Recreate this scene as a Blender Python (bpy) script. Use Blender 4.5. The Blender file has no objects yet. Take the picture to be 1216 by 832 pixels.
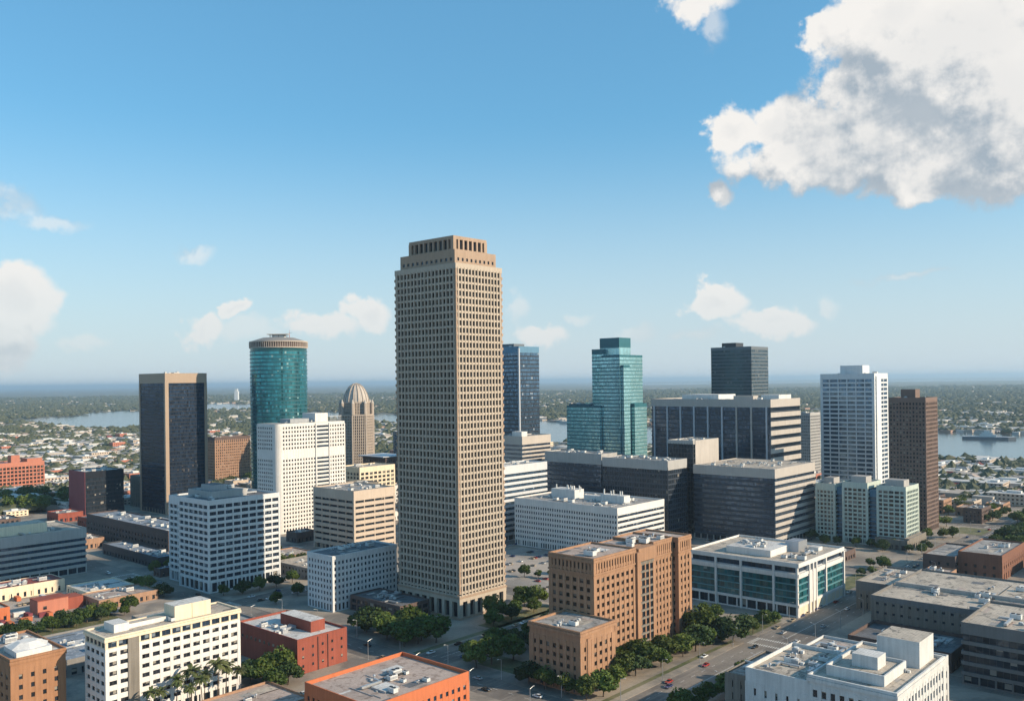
import bpy, math, random
from math import sin, cos, pi, radians as R, atan2, sqrt, floor
import numpy as np
rng = random.Random(7)
# ------------------------------------------------------------------ camera, sky, sun, exposure
scn = bpy.context.scene
COL = scn.collection
FPX, WPX = 1050.0, 1216.0
HC = 132.0
cam_d = bpy.data.cameras.new('camera'); cam = bpy.data.objects.new('camera', cam_d); COL.objects.link(cam)
cam_d.sensor_width = 36; cam_d.lens = FPX/WPX*36; cam_d.shift_y = 36.5/WPX
cam_d.clip_start = 1; cam_d.clip_end = 400000
from mathutils import Matrix, Vector
cam.matrix_world = Matrix.Translation((0, 0, HC)) @ Matrix.Rotation(R(90), 4, 'X') @ Matrix.Rotation(R(-.72), 4, 'Z')
scn.camera = cam
SUN_EL, SUN_TH = 25.0, -17.0            # elevation, angle from +X towards +Y
sdir = Vector((cos(R(SUN_EL))*cos(R(SUN_TH)), cos(R(SUN_EL))*sin(R(SUN_TH)), sin(R(SUN_EL))))
sl = bpy.data.lights.new('sun', 'SUN'); sl.energy = 5.0; sl.angle = R(.5); sl.color = (1.0, .82, .60)
sun = bpy.data.objects.new('sun', sl); COL.objects.link(sun)
sun.rotation_euler = (-sdir).to_track_quat('-Z', 'Y').to_euler(); sun.location = (300, -100, 400)
scn.view_settings.view_transform = 'Standard'; scn.view_settings.look = 'None'
EXPO = .35; scn.view_settings.exposure = EXPO; scn.view_settings.gamma = 1.0
scn.cycles.max_bounces = 5; scn.cycles.diffuse_bounces = 2; scn.cycles.glossy_bounces = 3
scn.cycles.volume_bounces = 0; scn.cycles.transparent_max_bounces = 8
scn.cycles.use_adaptive_sampling = True; scn.cycles.adaptive_threshold = .02
scn.cycles.use_denoising = True
scn.cycles.sample_clamp_indirect = 4

def nd(nt, t, **kw):
    n = nt.nodes.new(t)
    for k, v in kw.items(): setattr(n, k, v)
    return n
def math_(nt, op, a, b=None, c=None, clamp=False):
    n = nt.nodes.new('ShaderNodeMath'); n.operation = op; n.use_clamp = clamp
    for i, x in enumerate((a, b, c)):
        if x is None: continue
        if isinstance(x, (int, float)): n.inputs[i].default_value = x
        else: nt.links.new(x, n.inputs[i])
    return n.outputs[0]
def vmath(nt, op, a, b=None, c=None):
    n = nt.nodes.new('ShaderNodeVectorMath'); n.operation = op
    for i, x in enumerate((a, b, c)):
        if x is None: continue
        if isinstance(x, (tuple, list)): n.inputs[i].default_value = x
        else: nt.links.new(x, n.inputs[i])
    return n.outputs['Value'] if op in ('LENGTH', 'DOT_PRODUCT') else n.outputs[0]
def mixc(nt, f, a, b, typ='MIX'):
    n = nt.nodes.new('ShaderNodeMix'); n.data_type = 'RGBA'; n.blend_type = typ
    for k, x in ((0, f), (6, a), (7, b)):
        if isinstance(x, (int, float)): n.inputs[k].default_value = x
        elif isinstance(x, (tuple, list)): n.inputs[k].default_value = (*x[:3], 1)
        else: nt.links.new(x, n.inputs[k])
    return n.outputs[2]
def smooth(nt, x, lo, hi, a=0., b=1.):
    n = nt.nodes.new('ShaderNodeMapRange'); n.interpolation_type = 'SMOOTHSTEP'
    nt.links.new(x, n.inputs[0])
    for i, v in enumerate((lo, hi, a, b)): n.inputs[i+1].default_value = v
    return n.outputs[0]
def noise(nt, vec, scale, detail=2, rough=.5, dist=0.):
    n = nt.nodes.new('ShaderNodeTexNoise'); n.inputs['Scale'].default_value = scale
    n.inputs['Detail'].default_value = detail; n.inputs['Roughness'].default_value = rough
    n.inputs['Distortion'].default_value = dist
    if vec is not None: nt.links.new(vec, n.inputs['Vector'])
    return n

# ---- world: Nishita sky with cumulus clouds by direction (azimuth, elevation in degrees)
world = bpy.data.worlds.new('World'); scn.world = world; world.use_nodes = True
wt = world.node_tree; wt.nodes.clear()
wout = nd(wt, 'ShaderNodeOutputWorld'); bg = nd(wt, 'ShaderNodeBackground'); BGS = .115; bg.inputs['Strength'].default_value = BGS
wt.links.new(bg.outputs[0], wout.inputs['Surface'])
sky = nd(wt, 'ShaderNodeTexSky'); sky.sky_type = 'NISHITA'; sky.sun_disc = False
sky.sun_elevation = R(SUN_EL); sky.sun_rotation = atan2(sdir.x, sdir.y)
sky.altitude = 100; sky.air_density = 1.0; sky.dust_density = .5; sky.ozone_density = 1.2
hsv = nd(wt, 'ShaderNodeHueSaturation'); hsv.inputs['Saturation'].default_value = 1.14; hsv.inputs['Value'].default_value = 1.08
wt.links.new(sky.outputs[0], hsv.inputs['Color'])
geo = nd(wt, 'ShaderNodeTexCoord'); sx = nd(wt, 'ShaderNodeSeparateXYZ'); wt.links.new(geo.outputs['Generated'], sx.inputs[0])
az = math_(wt, 'MULTIPLY', math_(wt, 'ARCTAN2', sx.outputs[0], sx.outputs[1]), 180/pi)
el = math_(wt, 'MULTIPLY', math_(wt, 'ARCSINE', sx.outputs[2]), 180/pi)
cb = nd(wt, 'ShaderNodeCombineXYZ'); wt.links.new(az, cb.inputs[0]); wt.links.new(el, cb.inputs[1])
ROLL = R(.72)
def azel(px, py):
    ox, oy = px-608, py-452.5
    u = (ox*cos(ROLL)-oy*sin(ROLL))/FPX; v = (-ox*sin(ROLL)-oy*cos(ROLL))/FPX
    return math.degrees(atan2(u, 1)), math.degrees(atan2(v, sqrt(1+u*u)))
# cloud masses: (x, y, rx, ry, weight) laid out on the sky in degrees below
BLOBS = [(1120, 60, 175, 110, 1.1), (1200, 120, 150, 120, 1.1), (1010, 172, 150, 52, 1.05), (1100, 205, 130, 38, 1.), (1185, 190, 80, 50, 1.), (870, 150, 34, 26, .9),
 (925, 150, 50, 36, .9), (1025, 100, 62, 56, 1.), (975, 38, 30, 28, .8), (1060, 15, 90, 60, 1.), (858, 228, 22, 18, .55), (836, 4, 44, 20, .5), (850, 32, 20, 26, .36),
 (14, 352, 66, 48, 1.05), (0, 400, 46, 50, .9), (52, 356, 36, 18, .7), (14, 246, 50, 30, .42), (226, 301, 28, 14, .3), (60, 262, 60, 14, .22),
 (246, 391, 30, 22, .75), (280, 368, 18, 12, .75), (98, 406, 44, 14, .45), (385, 384, 54, 16, .6), (440, 371, 34, 22, .75), (295, 394, 70, 18, .34), (640, 399, 34, 16, .65), (616, 362, 16, 20, .45),
 (848, 358, 38, 25, .95), (915, 378, 52, 18, .75), (980, 363, 24, 14, .45), (755, 397, 36, 14, .42), (825, 399, 46, 12, .42), (1080, 327, 80, 8, .22), (680, 375, 30, 9, .3),
 (1400, 120, 260, 120, 1.), (-300, 300, 140, 60, .9), (-200, 120, 160, 50, .8), (1700, 330, 150, 50, .9)]

nz = noise(wt, cb.outputs[0], .40, 8, .60); nz2 = noise(wt, cb.outputs[0], .13, 1, .5)
Pw = vmath(wt, 'MULTIPLY_ADD', vmath(wt, 'SUBTRACT', nz.outputs['Color'], (.5, .5, .5)), (3.4, 2.8, 0), cb.outputs[0])
Pw = vmath(wt, 'MULTIPLY_ADD', vmath(wt, 'SUBTRACT', nz2.outputs['Color'], (.5, .5, .5)), (2.4, 1.2, 0), Pw)
def blobs(P, L):
    acc = None
    for (x, y, rx, ry, w) in L:
        a0, e0 = azel(x, y); k = math.degrees(1/FPX)*(cos(R(a0))**2 if abs(a0) < 80 else .1); ax, ay = rx*k, ry*k/max(.3, cos(R(a0)))
        if abs(a0) > 38: ax, ay = rx*.035, ry*.045
        d = vmath(wt, 'LENGTH', vmath(wt, 'MULTIPLY_ADD', P, (1/ax, 1/ay, 0), (-a0/ax, -e0/ay, 0)))
        f = math_(wt, 'MULTIPLY_ADD', d, -w, w)          # w*(1-d)
        acc = f if acc is None else math_(wt, 'SMOOTH_MAX', acc, f, .15)
    return acc
FAINT = [(x, y, rx, ry, .62) for x, y, rx, ry, w in BLOBS if w < .5]; BLOBS = [q for q in BLOBS if q[4] >= .5]
B0 = blobs(Pw, BLOBS); Bf = blobs(Pw, FAINT)
F0 = math_(wt, 'MULTIPLY_ADD', math_(wt, 'SUBTRACT', nz.outputs[0], .5), .9, math_(wt, 'ADD', B0, .07))
off = (1.3, 3.2, 0)                                       # a step over the sky towards the sun
nzo = noise(wt, vmath(wt, 'ADD', cb.outputs[0], (.45, .7, 0)), .40, 8, .60)
B1 = blobs(vmath(wt, 'ADD', Pw, off), BLOBS)
df = math_(wt, 'MULTIPLY', math_(wt, 'SUBTRACT', B0, B1), 1.15)
df = math_(wt, 'MULTIPLY_ADD', math_(wt, 'SUBTRACT', nz.outputs[0], nzo.outputs[0]), 2.6, df)
lit = smooth(wt, df, -.75, .62)
big = noise(wt, cb.outputs[0], .11, 2, .5)
thick = smooth(wt, math_(wt, 'MULTIPLY_ADD', math_(wt, 'SUBTRACT', big.outputs[0], .5), 1.2, B0), .15, .9)
alpha = smooth(wt, F0, .01, .30)
afaint = math_(wt, 'MULTIPLY', smooth(wt, math_(wt, 'MULTIPLY_ADD', math_(wt, 'SUBTRACT', nz.outputs[0], .5), 1.1, Bf), -.02, .5), .5)
alpha = math_(wt, 'MAXIMUM', alpha, afaint)
sh = math_(wt, 'MULTIPLY_ADD', thick, -.30, math_(wt, 'MULTIPLY_ADD', lit, 1.0, .14), clamp=True)
sh = math_(wt, 'ADD', sh, math_(wt, 'MULTIPLY', afaint, .9), clamp=True)
K_ = .1/BGS/2**EXPO
ccol = mixc(wt, sh, tuple(K_*q for q in (3.9, 4.6, 5.3)), tuple(K_*q for q in (9.4, 9.1, 8.7)))
lowf = smooth(wt, el, .5, 9.)
ccol = mixc(wt, math_(wt, 'MULTIPLY_ADD', lowf, .55, .45), tuple(K_*q for q in (7.6, 7.7, 7.7)), ccol)
al2 = math_(wt, 'MULTIPLY', alpha, math_(wt, 'MULTIPLY_ADD', lowf, .32, .66))
# a thin pale veil low over the horizon
veil = math_(wt, 'MULTIPLY', smooth(wt, el, -2., 17., 1., 0.), .92)
skc = mixc(wt, 1.0, hsv.outputs[0], (.80, 1.13, 1.12), 'MULTIPLY')
skc = mixc(wt, .4, skc, tuple(K_*q for q in (1.6, 4.6, 7.7)))
base = mixc(wt, veil, skc, tuple(K_*q for q in (6.4, 7.2, 7.9)))
wt.links.new(mixc(wt, al2, base, ccol), bg.inputs['Color'])
world.cycles.sampling_method = 'MANUAL'; world.cycles.sample_map_resolution = 512

# ------------------------------------------------------------------ helpers
YAW = R(48.1)
RX, RY = cos(YAW), sin(YAW)
def ab(a, b): return (a*RX - b*RY, a*RY + b*RX)
MATS = {}
def newmat(name):
    m = bpy.data.materials.new(name); m.use_nodes = True; MATS[name] = m
    return m, m.node_tree, m.node_tree.nodes['Principled BSDF']
def wallmat(name, col, var=.18, rough=.85, scale=.12, streak=.15, fine=0.0, spec=.3, lines=None):
    m, t, p = newmat(name)
    tc = nd(t, 'ShaderNodeTexCoord'); o = tc.outputs['Object']
    n1 = noise(t, o, scale, 4, .6)
    mp = nd(t, 'ShaderNodeMapping'); mp.inputs['Scale'].default_value = (1, 1, .06); t.links.new(o, mp.inputs[0])
    n2 = noise(t, mp.outputs[0], .9, 3, .6)
    n3 = noise(t, o, 2.3, 2, .6)
    f = math_(t, 'MULTIPLY_ADD', math_(t, 'SUBTRACT', n1.outputs[0], .5), var*2.2, 1.)
    f = math_(t, 'MULTIPLY_ADD', math_(t, 'SUBTRACT', n2.outputs[0], .5), streak*3.4, f)
    f = math_(t, 'MULTIPLY_ADD', math_(t, 'SUBTRACT', n3.outputs[0], .5), .16+fine, f)
    c = vmath(t, 'SCALE', col if not isinstance(col, tuple) else None) if False else None
    rgb = nd(t, 'ShaderNodeRGB'); rgb.outputs[0].default_value = (*col, 1)
    cc = rgb.outputs[0]
    if lines:                                   # (height, colour): thin horizontal joints
        s = nd(t, 'ShaderNodeSeparateXYZ'); t.links.new(o, s.inputs[0])
        fr = math_(t, 'FRACT', math_(t, 'DIVIDE', s.outputs[2], lines[0]))
        cc = mixc(t, math_(t, 'LESS_THAN', fr, lines[2]), cc, lines[1])
    vs = nd(t, 'ShaderNodeVectorMath'); vs.operation = 'SCALE'; t.links.new(cc, vs.inputs[0]); t.links.new(f, vs.inputs['Scale'])
    t.links.new(vs.outputs[0], p.inputs['Base Color']); p.inputs['Roughness'].default_value = rough
    p.inputs['Specular IOR Level'].default_value = spec
    return m
def roofmat(name, col, var=.35, dark=(.09, .085, .08)):
    m, t, p = newmat(name)
    tc = nd(t, 'ShaderNodeTexCoord'); o = tc.outputs['Object']
    n1 = noise(t, o, .07, 5, .62, .6); n2 = noise(t, o, .9, 4, .65); n3 = noise(t, o, .22, 3, .55, 1.5)
    c = mixc(t, smooth(t, n1.outputs[0], .42, .66), col, tuple(x*(1-var) for x in col))
    c = mixc(t, math_(t, 'MULTIPLY', smooth(t, n3.outputs[0], .53, .66), .7), c, dark)
    br = nd(t, 'ShaderNodeTexBrick'); br.inputs['Scale'].default_value = .22; br.inputs['Mortar Size'].default_value = .012
    br.inputs['Color1'].default_value = (1, 1, 1, 1); br.inputs['Color2'].default_value = (.86, .86, .86, 1); br.inputs['Mortar'].default_value = (.55, .55, .55, 1)
    t.links.new(o, br.inputs['Vector'])
    c = mixc(t, .8, c, br.outputs[0], 'MULTIPLY')
    f = math_(t, 'MULTIPLY_ADD', math_(t, 'SUBTRACT', n2.outputs[0], .5), .5, 1.)
    vs = nd(t, 'ShaderNodeVectorMath'); vs.operation = 'SCALE'; t.links.new(c, vs.inputs[0]); t.links.new(f, vs.inputs['Scale'])
    t.links.new(vs.outputs[0], p.inputs['Base Color']); p.inputs['Roughness'].default_value = .9
    return m
def glassmat(name, col, metal=.0, rough=.06, frame=(.05, .05, .05), fw=.05, fh=.06, blind=.35, bcol=(.35, .32, .27), ior=1.7, tone=.5):
    m, t, p = newmat(name)
    uv = nd(t, 'ShaderNodeUVMap'); s = nd(t, 'ShaderNodeSeparateXYZ'); t.links.new(uv.outputs[0], s.inputs[0])
    oi = nd(t, 'ShaderNodeObjectInfo')
    fu, fv = math_(t, 'FRACT', s.outputs[0]), math_(t, 'FRACT', s.outputs[1])
    cbn = nd(t, 'ShaderNodeCombineXYZ'); t.links.new(math_(t, 'FLOOR', s.outputs[0]), cbn.inputs[0]); t.links.new(math_(t, 'FLOOR', s.outputs[1]), cbn.inputs[1])
    t.links.new(math_(t, 'MULTIPLY', oi.outputs['Random'], 91.7), cbn.inputs[2])
    wn = nd(t, 'ShaderNodeTexWhiteNoise'); wn.noise_dimensions = '3D'; t.links.new(cbn.outputs[0], wn.inputs['Vector'])
    sc = nd(t, 'ShaderNodeSeparateColor'); t.links.new(wn.outputs['Color'], sc.inputs[0])
    ton = math_(t, 'MULTIPLY_ADD', math_(t, 'SUBTRACT', sc.outputs[0], .5), tone*2, 1.)
    rgb = nd(t, 'ShaderNodeRGB'); rgb.outputs[0].default_value = (*col, 1)
    vs = nd(t, 'ShaderNodeVectorMath'); vs.operation = 'SCALE'; t.links.new(rgb.outputs[0], vs.inputs[0]); t.links.new(ton, vs.inputs['Scale'])
    bl = math_(t, 'MULTIPLY', math_(t, 'LESS_THAN', sc.outputs[1], blind), math_(t, 'GREATER_THAN', fv, math_(t, 'MULTIPLY_ADD', sc.outputs[2], .8, .1)))
    c = mixc(t, math_(t, 'MULTIPLY', bl, .75), vs.outputs[0], bcol)
    fm = math_(t, 'MAXIMUM', math_(t, 'LESS_THAN', math_(t, 'MINIMUM', fu, math_(t, 'SUBTRACT', 1., fu)), fw),
               math_(t, 'LESS_THAN', math_(t, 'MINIMUM', fv, math_(t, 'SUBTRACT', 1., fv)), fh))
    c = mixc(t, fm, c, frame)
    t.links.new(c, p.inputs['Base Color'])
    t.links.new(math_(t, 'MULTIPLY_ADD', fm, .4, math_(t, 'MULTIPLY_ADD', sc.outputs[2], .07, rough)), p.inputs['Roughness'])
    p.inputs['Metallic'].default_value = metal; p.inputs['IOR'].default_value = ior
    if metal > 0: t.links.new(math_(t, 'MULTIPLY', math_(t, 'SUBTRACT', 1., math_(t, 'MAXIMUM', fm, bl)), metal), p.inputs['Metallic'])
    # slight waviness of the panes
    tc = nd(t, 'ShaderNodeTexCoord'); nn = noise(t, tc.outputs['Object'], .22, 1)
    bp = nd(t, 'ShaderNodeBump'); bp.inputs['Strength'].default_value = .12; bp.inputs['Distance'].default_value = .5
    gn = nd(t, 'ShaderNodeNewGeometry'); tl = vmath(t, 'MULTIPLY', vmath(t, 'SUBTRACT', wn.outputs['Color'], (.5, .5, .5)), (.045, .045, .045))
    t.links.new(vmath(t, 'NORMALIZE', vmath(t, 'ADD', gn.outputs['Normal'], tl)), bp.inputs['Normal'])
    t.links.new(nn.outputs[0], bp.inputs['Height']); t.links.new(bp.outputs[0], p.inputs['Normal'])
    return m
def plain(name, col, rough=.6, metal=0., spec=.5):
    m, t, p = newmat(name); p.inputs['Base Color'].default_value = (*col, 1); p.inputs['Roughness'].default_value = rough
    p.inputs['Metallic'].default_value = metal; p.inputs['Specular IOR Level'].default_value = spec
    return m

class MB:
    def __init__(s): s.v = []; s.f = []; s.m = []; s.uv = []; s.mats = []
    def mi(s, m):
        if m not in s.mats: s.mats.append(m)
        return s.mats.index(m)
    def face(s, pts, m, uv=None):
        i = len(s.v); s.v += pts; s.f.append(tuple(range(i, i+len(pts)))); s.m.append(s.mi(m)); s.uv.append(uv)
    def box(s, x0, x1, y0, y1, z0, z1, m, top=None, nobot=False):
        i = len(s.v); k = s.mi(m); kt = s.mi(top) if top else k
        s.v += [(x0, y0, z0), (x1, y0, z0), (x1, y1, z0), (x0, y1, z0), (x0, y0, z1), (x1, y0, z1), (x1, y1, z1), (x0, y1, z1)]
        for q, kk in (((0, 1, 5, 4), k), ((1, 2, 6, 5), k), ((2, 3, 7, 6), k), ((3, 0, 4, 7), k), ((4, 5, 6, 7), kt), ((3, 2, 1, 0), k)):
            s.f.append(tuple(i+j for j in q)); s.m.append(kk); s.uv.append(None)
    def prism(s, pts, z0, z1, m, top=None):
        n = len(pts); i = len(s.v); k = s.mi(m); kt = s.mi(top) if top else k
        s.v += [(x, y, z0) for x, y in pts]+[(x, y, z1) for x, y in pts]
        for j in range(n):
            q = (j+1) % n; s.f.append((i+j, i+q, i+n+q, i+n+j)); s.m.append(k); s.uv.append(None)
        s.f.append(tuple(i+n+j for j in range(n))); s.m.append(kt); s.uv.append(None)
        s.f.append(tuple(i+j for j in reversed(range(n)))); s.m.append(k); s.uv.append(None)
    def frus(s, cx, cy, r0, r1, z0, z1, n, m, cap=True, sx=1, sy=1, ph=0):
        i = len(s.v); k = s.mi(m)
        for z, r in ((z0, r0), (z1, r1)):
            s.v += [(cx+r*sx*cos(ph+2*pi*j/n), cy+r*sy*sin(ph+2*pi*j/n), z) for j in range(n)]
        for j in range(n):
            q = (j+1) % n; s.f.append((i+j, i+q, i+n+q, i+n+j)); s.m.append(k); s.uv.append(None)
        if cap:
            s.f.append(tuple(i+n+j for j in range(n))); s.m.append(k); s.uv.append(None)
            s.f.append(tuple(i+j for j in reversed(range(n)))); s.m.append(k); s.uv.append(None)
    def tube(s, p, q, r0, r1, n, m):
        p, q = Vector(p), Vector(q); d = (q-p).normalized()
        a = d.orthogonal().normalized(); b = d.cross(a); i = len(s.v); k = s.mi(m)
        for c, r in ((p, r0), (q, r1)):
            s.v += [tuple(c+a*r*cos(2*pi*j/n)+b*r*sin(2*pi*j/n)) for j in range(n)]
        for j in range(n):
            w = (j+1) % n; s.f.append((i+j, i+w, i+n+w, i+n+j)); s.m.append(k); s.uv.append(None)
        s.f.append(tuple(i+n+j for j in range(n))); s.m.append(k); s.uv.append(None)
        s.f.append(tuple(i+j for j in reversed(range(n)))); s.m.append(k); s.uv.append(None)
    def mesh(s, name, smooth_=False):
        me = bpy.data.meshes.new(name); me.from_pydata(s.v, [], s.f)
        for m in s.mats: me.materials.append(MATS[m])
        me.polygons.foreach_set('material_index', s.m)
        if any(u is not None for u in s.uv):
            L = me.uv_layers.new(name='UVMap'); arr = []
            for f, u in zip(s.f, s.uv):
                for j in range(len(f)): arr += list(u[j]) if u else [.5, .5]
            L.data.foreach_set('uv', arr)
        if smooth_: me.polygons.foreach_set('use_smooth', [True]*len(s.f))
        me.update(); return me
    def build(s, name, parent=None, smooth_=False):
        o = bpy.data.objects.new(name, s.mesh(name, smooth_)); COL.objects.link(o); o.parent = parent; return o
def tag(o, label=None, cat=None, group=None, kind=None):
    if label: o['label'] = label
    if cat: o['category'] = cat
    if group: o['group'] = group
    if kind: o['kind'] = kind
    return o
def empty(name, x, y, z=0, rz=0, label=None, cat=None, group=None):
    o = bpy.data.objects.new(name, None); COL.objects.link(o); o.location = (x, y, z); o.rotation_euler = (0, 0, rz)
    return tag(o, label, cat, group)
def inst(me, name, loc=(0, 0, 0), rz=0, sc=None, parent=None):
    o = bpy.data.objects.new(name, me); COL.objects.link(o); o.location = loc; o.rotation_euler = (0, 0, rz)
    if sc: o.scale = sc
    o.parent = parent; return o

# ------------------------------------------------------------------ materials
W = wallmat
W('travertine', (.43, .365, .295), .12, .8, .05, .12); W('travertine_dark', (.36, .26, .19), .12, .8)
W('bronze', (.36, .27, .20), .05, .5, .05, .05); W('white_concrete', (.66, .635, .60), .10, .8, .08, .14)
W('cool_white', (.62, .64, .65), .08, .75, .08, .12); W('cream', (.72, .61, .45), .12); W('beige', (.50, .41, .33), .12, .85, .06, .12)
W('greige', (.47, .42, .37), .12); W('pale_grey', (.38, .37, .355), .12); W('dark_grey', (.045, .05, .06), .15, .5); W('near_black', (.010, .014, .022), .15, .35); W('curt_slab', (.02, .024, .032), .1, .3); W('brown_brick', (.19, .09, .06), .2, .9, .1, .2); W('weathered_white', (.56, .56, .545), .2, .85, .12, .17, .1); W('teal_line', (.11, .27, .30), .1, .4, .1, .05); W('slate', (.13, .15, .17), .12, .5)
W('mid_grey', (.17, .165, .16), .15); W('brick_red', (.27, .075, .05), .22, .9, .1, .18, .1); W('brick_orange', (.50, .15, .065), .14, .85, .1, .12)
W('brick_brown', (.33, .19, .115), .18, .9, .1, .22, .12); W('brick_tan', (.34, .205, .135), .16, .9, .1, .18); W('brick_pink', (.46, .18, .12), .14, .9, .1, .1)
W('brown_tower', (.18, .125, .105), .1, .8, .1, .1); W('brick_warm', (.32, .165, .09), .2, .9, .1, .2, .1); W('teal_wall', (.03, .13, .16), .08, .4, .1, .05)
W('pale_green', (.47, .53, .47), .12, .8, .1, .16); W('blue_slab', (.10, .22, .33), .1, .5); W('band_white', (.56, .57, .58), .08, .7, .05, .12)
W('stone_grey', (.19, .17, .145), .2, .9, .1, .3, .1); W('dark_brick', (.12, .085, .075), .2, .9); W('maroon', (.22, .05, .06), .2, .6)
W('dome_stone', (.43, .36, .30), .12, .85, .1, .15); W('lattice', (.50, .42, .35), .1); W('steel', (.45, .47, .5), .1, .45, .3, .1); W('unit_white', (.62, .62, .6), .1, .6, .5, .2); W('unit_grey', (.33, .34, .35), .15, .6, .5, .2)
W('dark_band', (.04, .054, .075), .1, .5); W('band_tan', (.43, .395, .36), .1, .7); W('conc_dark', (.22, .21, .2), .2); W('bluewhite', (.60, .61, .61), .1, .8)
roofmat('roof_grey', (.36, .34, .32)); roofmat('roof_tan', (.50, .43, .35), .25); roofmat('roof_white', (.62, .60, .57), .25, (.3, .29, .28)); roofmat('roof_dark', (.15, .155, .165), .3, (.06, .06, .06))
roofmat('roof_pink', (.45, .36, .31), .25, (.2, .14, .11)); roofmat('roof_blue', (.22, .26, .31), .3, (.4, .42, .45)); roofmat('roof_red', (.30, .07, .06), .3)
G = glassmat
plain('glass_core', (.008, .011, .016), .12, 0, .5); plain('glass_teal_core', (.02, .10, .11), .08, .5)
plain('glass_black', (.02, .03, .045), .08, .5, .4)
G('win', (.016, .019, .025), ior=1.5); G('win_warm', (.020, .016, .014), blind=.30, bcol=(.19, .165, .14), ior=1.45); G('win_blue', (.018, .032, .055), blind=.18, bcol=(.22, .26, .3), ior=1.5)
G('win_dark', (.03, .045, .065), .5, blind=.04, fw=.03, fh=.03, tone=.35, ior=1.45); G('band_win', (.055, .09, .145), .6, blind=.10, fw=.03, fh=.04, bcol=(.10, .11, .13), ior=1.5, tone=.35)
G('curtain_black', (.03, .055, .10), .6, .05, (.02, .022, .03), .04, .05, .03, (.1, .09, .08), 1.38, .5)
G('curtain_teal', (.05, .27, .31), .8, .08, (.015, .07, .09), .05, .1, .05, (.3, .45, .45), 1.6, .35)
G('curtain_aqua', (.40, .68, .72), .65, .16, (.14, .30, .33), .05, .08, .0, (.4, .6, .6), 1.6, .16)
G('curtain_blue', (.10, .18, .27), .7, .08, (.03, .05, .09), .05, .08, .05, (.3, .35, .4), 1.6, .3)
G('curtain_slate', (.06, .10, .13), .5, .1, (.02, .03, .035), .05, .08, .04, (.2, .2, .2), 1.6, .3)
G('teal_band', (.012, .10, .12), .25, .07, (.04, .06, .06), .03, .05, .06, (.2, .3, .3))
G('balcony_win', (.03, .028, .025), blind=.5, bcol=(.3, .29, .26))
plain('metal_dark', (.05, .05, .055), .5, .4); plain('metal_light', (.5, .51, .52), .4, .6); plain('lamp_head', (.6, .6, .58), .4)
plain('tyre', (.012, .012, .012), .8); plain('rim', (.45, .45, .47), .35, .8); plain('car_glass', (.01, .012, .015), .05); plain('headlight', (.8, .8, .75), .1)
for nm, c in (('car_white', (.75, .75, .74)), ('car_blue', (.02, .04, .14)), ('car_red', (.35, .025, .02)), ('car_black', (.012, .012, .014)), ('car_silver', (.42, .43, .44)), ('car_tan', (.38, .31, .22))):
    m = plain(nm, c, .28, .1); m.node_tree.nodes['Principled BSDF'].inputs['Coat Weight'].default_value = .6

def leafmat(name, c1, c2, c3):
    m, t, p = newmat(name)
    g = nd(t, 'ShaderNodeNewGeometry'); tc = nd(t, 'ShaderNodeTexCoord'); oi = nd(t, 'ShaderNodeObjectInfo')
    n1 = noise(t, tc.outputs['Object'], .6, 3, .6)
    c = mixc(t, g.outputs['Random Per Island'], c1, c2)
    c = mixc(t, math_(t, 'MULTIPLY', smooth(t, n1.outputs[0], .45, .62), .7), c, c3)
    c = mixc(t, math_(t, 'MULTIPLY', oi.outputs['Random'], .45), c, c3)
    f = math_(t, 'MULTIPLY_ADD', math_(t, 'FRACT', math_(t, 'MULTIPLY', oi.outputs['Random'], 7.3)), .6, .72)
    vs = nd(t, 'ShaderNodeVectorMath'); vs.operation = 'SCALE'; t.links.new(c, vs.inputs[0]); t.links.new(f, vs.inputs['Scale'])
    t.links.new(vs.outputs[0], p.inputs['Base Color']); p.inputs['Roughness'].default_value = .65; p.inputs['Specular IOR Level'].default_value = .25
    tr = nd(t, 'ShaderNodeBsdfTranslucent'); t.links.new(vs.outputs[0], tr.inputs['Color'])
    mx = nd(t, 'ShaderNodeMixShader'); mx.inputs[0].default_value = .25
    t.links.new(p.outputs[0], mx.inputs[1]); t.links.new(tr.outputs[0], mx.inputs[2])
    t.links.new(mx.outputs[0], t.nodes['Material Output'].inputs['Surface'])
leafmat('leaf', (.032, .066, .012), (.070, .118, .020), (.105, .145, .030))
leafmat('leaf_dark', (.022, .045, .014), (.042, .075, .02), (.055, .085, .025))
leafmat('leaf_olive', (.05, .085, .016), (.09, .135, .026), (.13, .155, .035))
leafmat('leaf_palm', (.05, .08, .025), (.09, .12, .04), (.14, .14, .06))
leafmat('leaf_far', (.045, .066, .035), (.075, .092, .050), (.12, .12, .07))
plain('bark', (.10, .075, .055), .9)

# ground materials
m, t, p = newmat('ground')
tc = nd(t, 'ShaderNodeTexCoord'); o = tc.outputs['Object']
n1 = noise(t, o, .0011, 5, .6); n2 = noise(t, o, .012, 4, .65); n3 = noise(t, o, .05, 3, .6); n4 = noise(t, o, .00022, 3, .5)
green = mixc(t, smooth(t, n2.outputs[0], .35, .65), (.06, .075, .04), (.14, .14, .09))
urb = mixc(t, smooth(t, n3.outputs[0], .4, .6), (.20, .17, .14), (.42, .36, .31))
s = nd(t, 'ShaderNodeSeparateXYZ'); t.links.new(o, s.inputs[0])
far = smooth(t, s.outputs[1], 2600., 7000.)
u = smooth(t, math_(t, 'SUBTRACT', n1.outputs[0], math_(t, 'MULTIPLY', far, .10)), .42, .54)
u = math_(t, 'MULTIPLY', u, smooth(t, n2.outputs[0], .38, .55))
cfar = mixc(t, math_(t, 'MULTIPLY', u, .9), green, urb)
t.links.new(cfar, p.inputs['Base Color']); p.inputs['Roughness'].default_value = .95
m, t, p = newmat('asphalt')
tc = nd(t, 'ShaderNodeTexCoord'); o = tc.outputs['Object']
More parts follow.
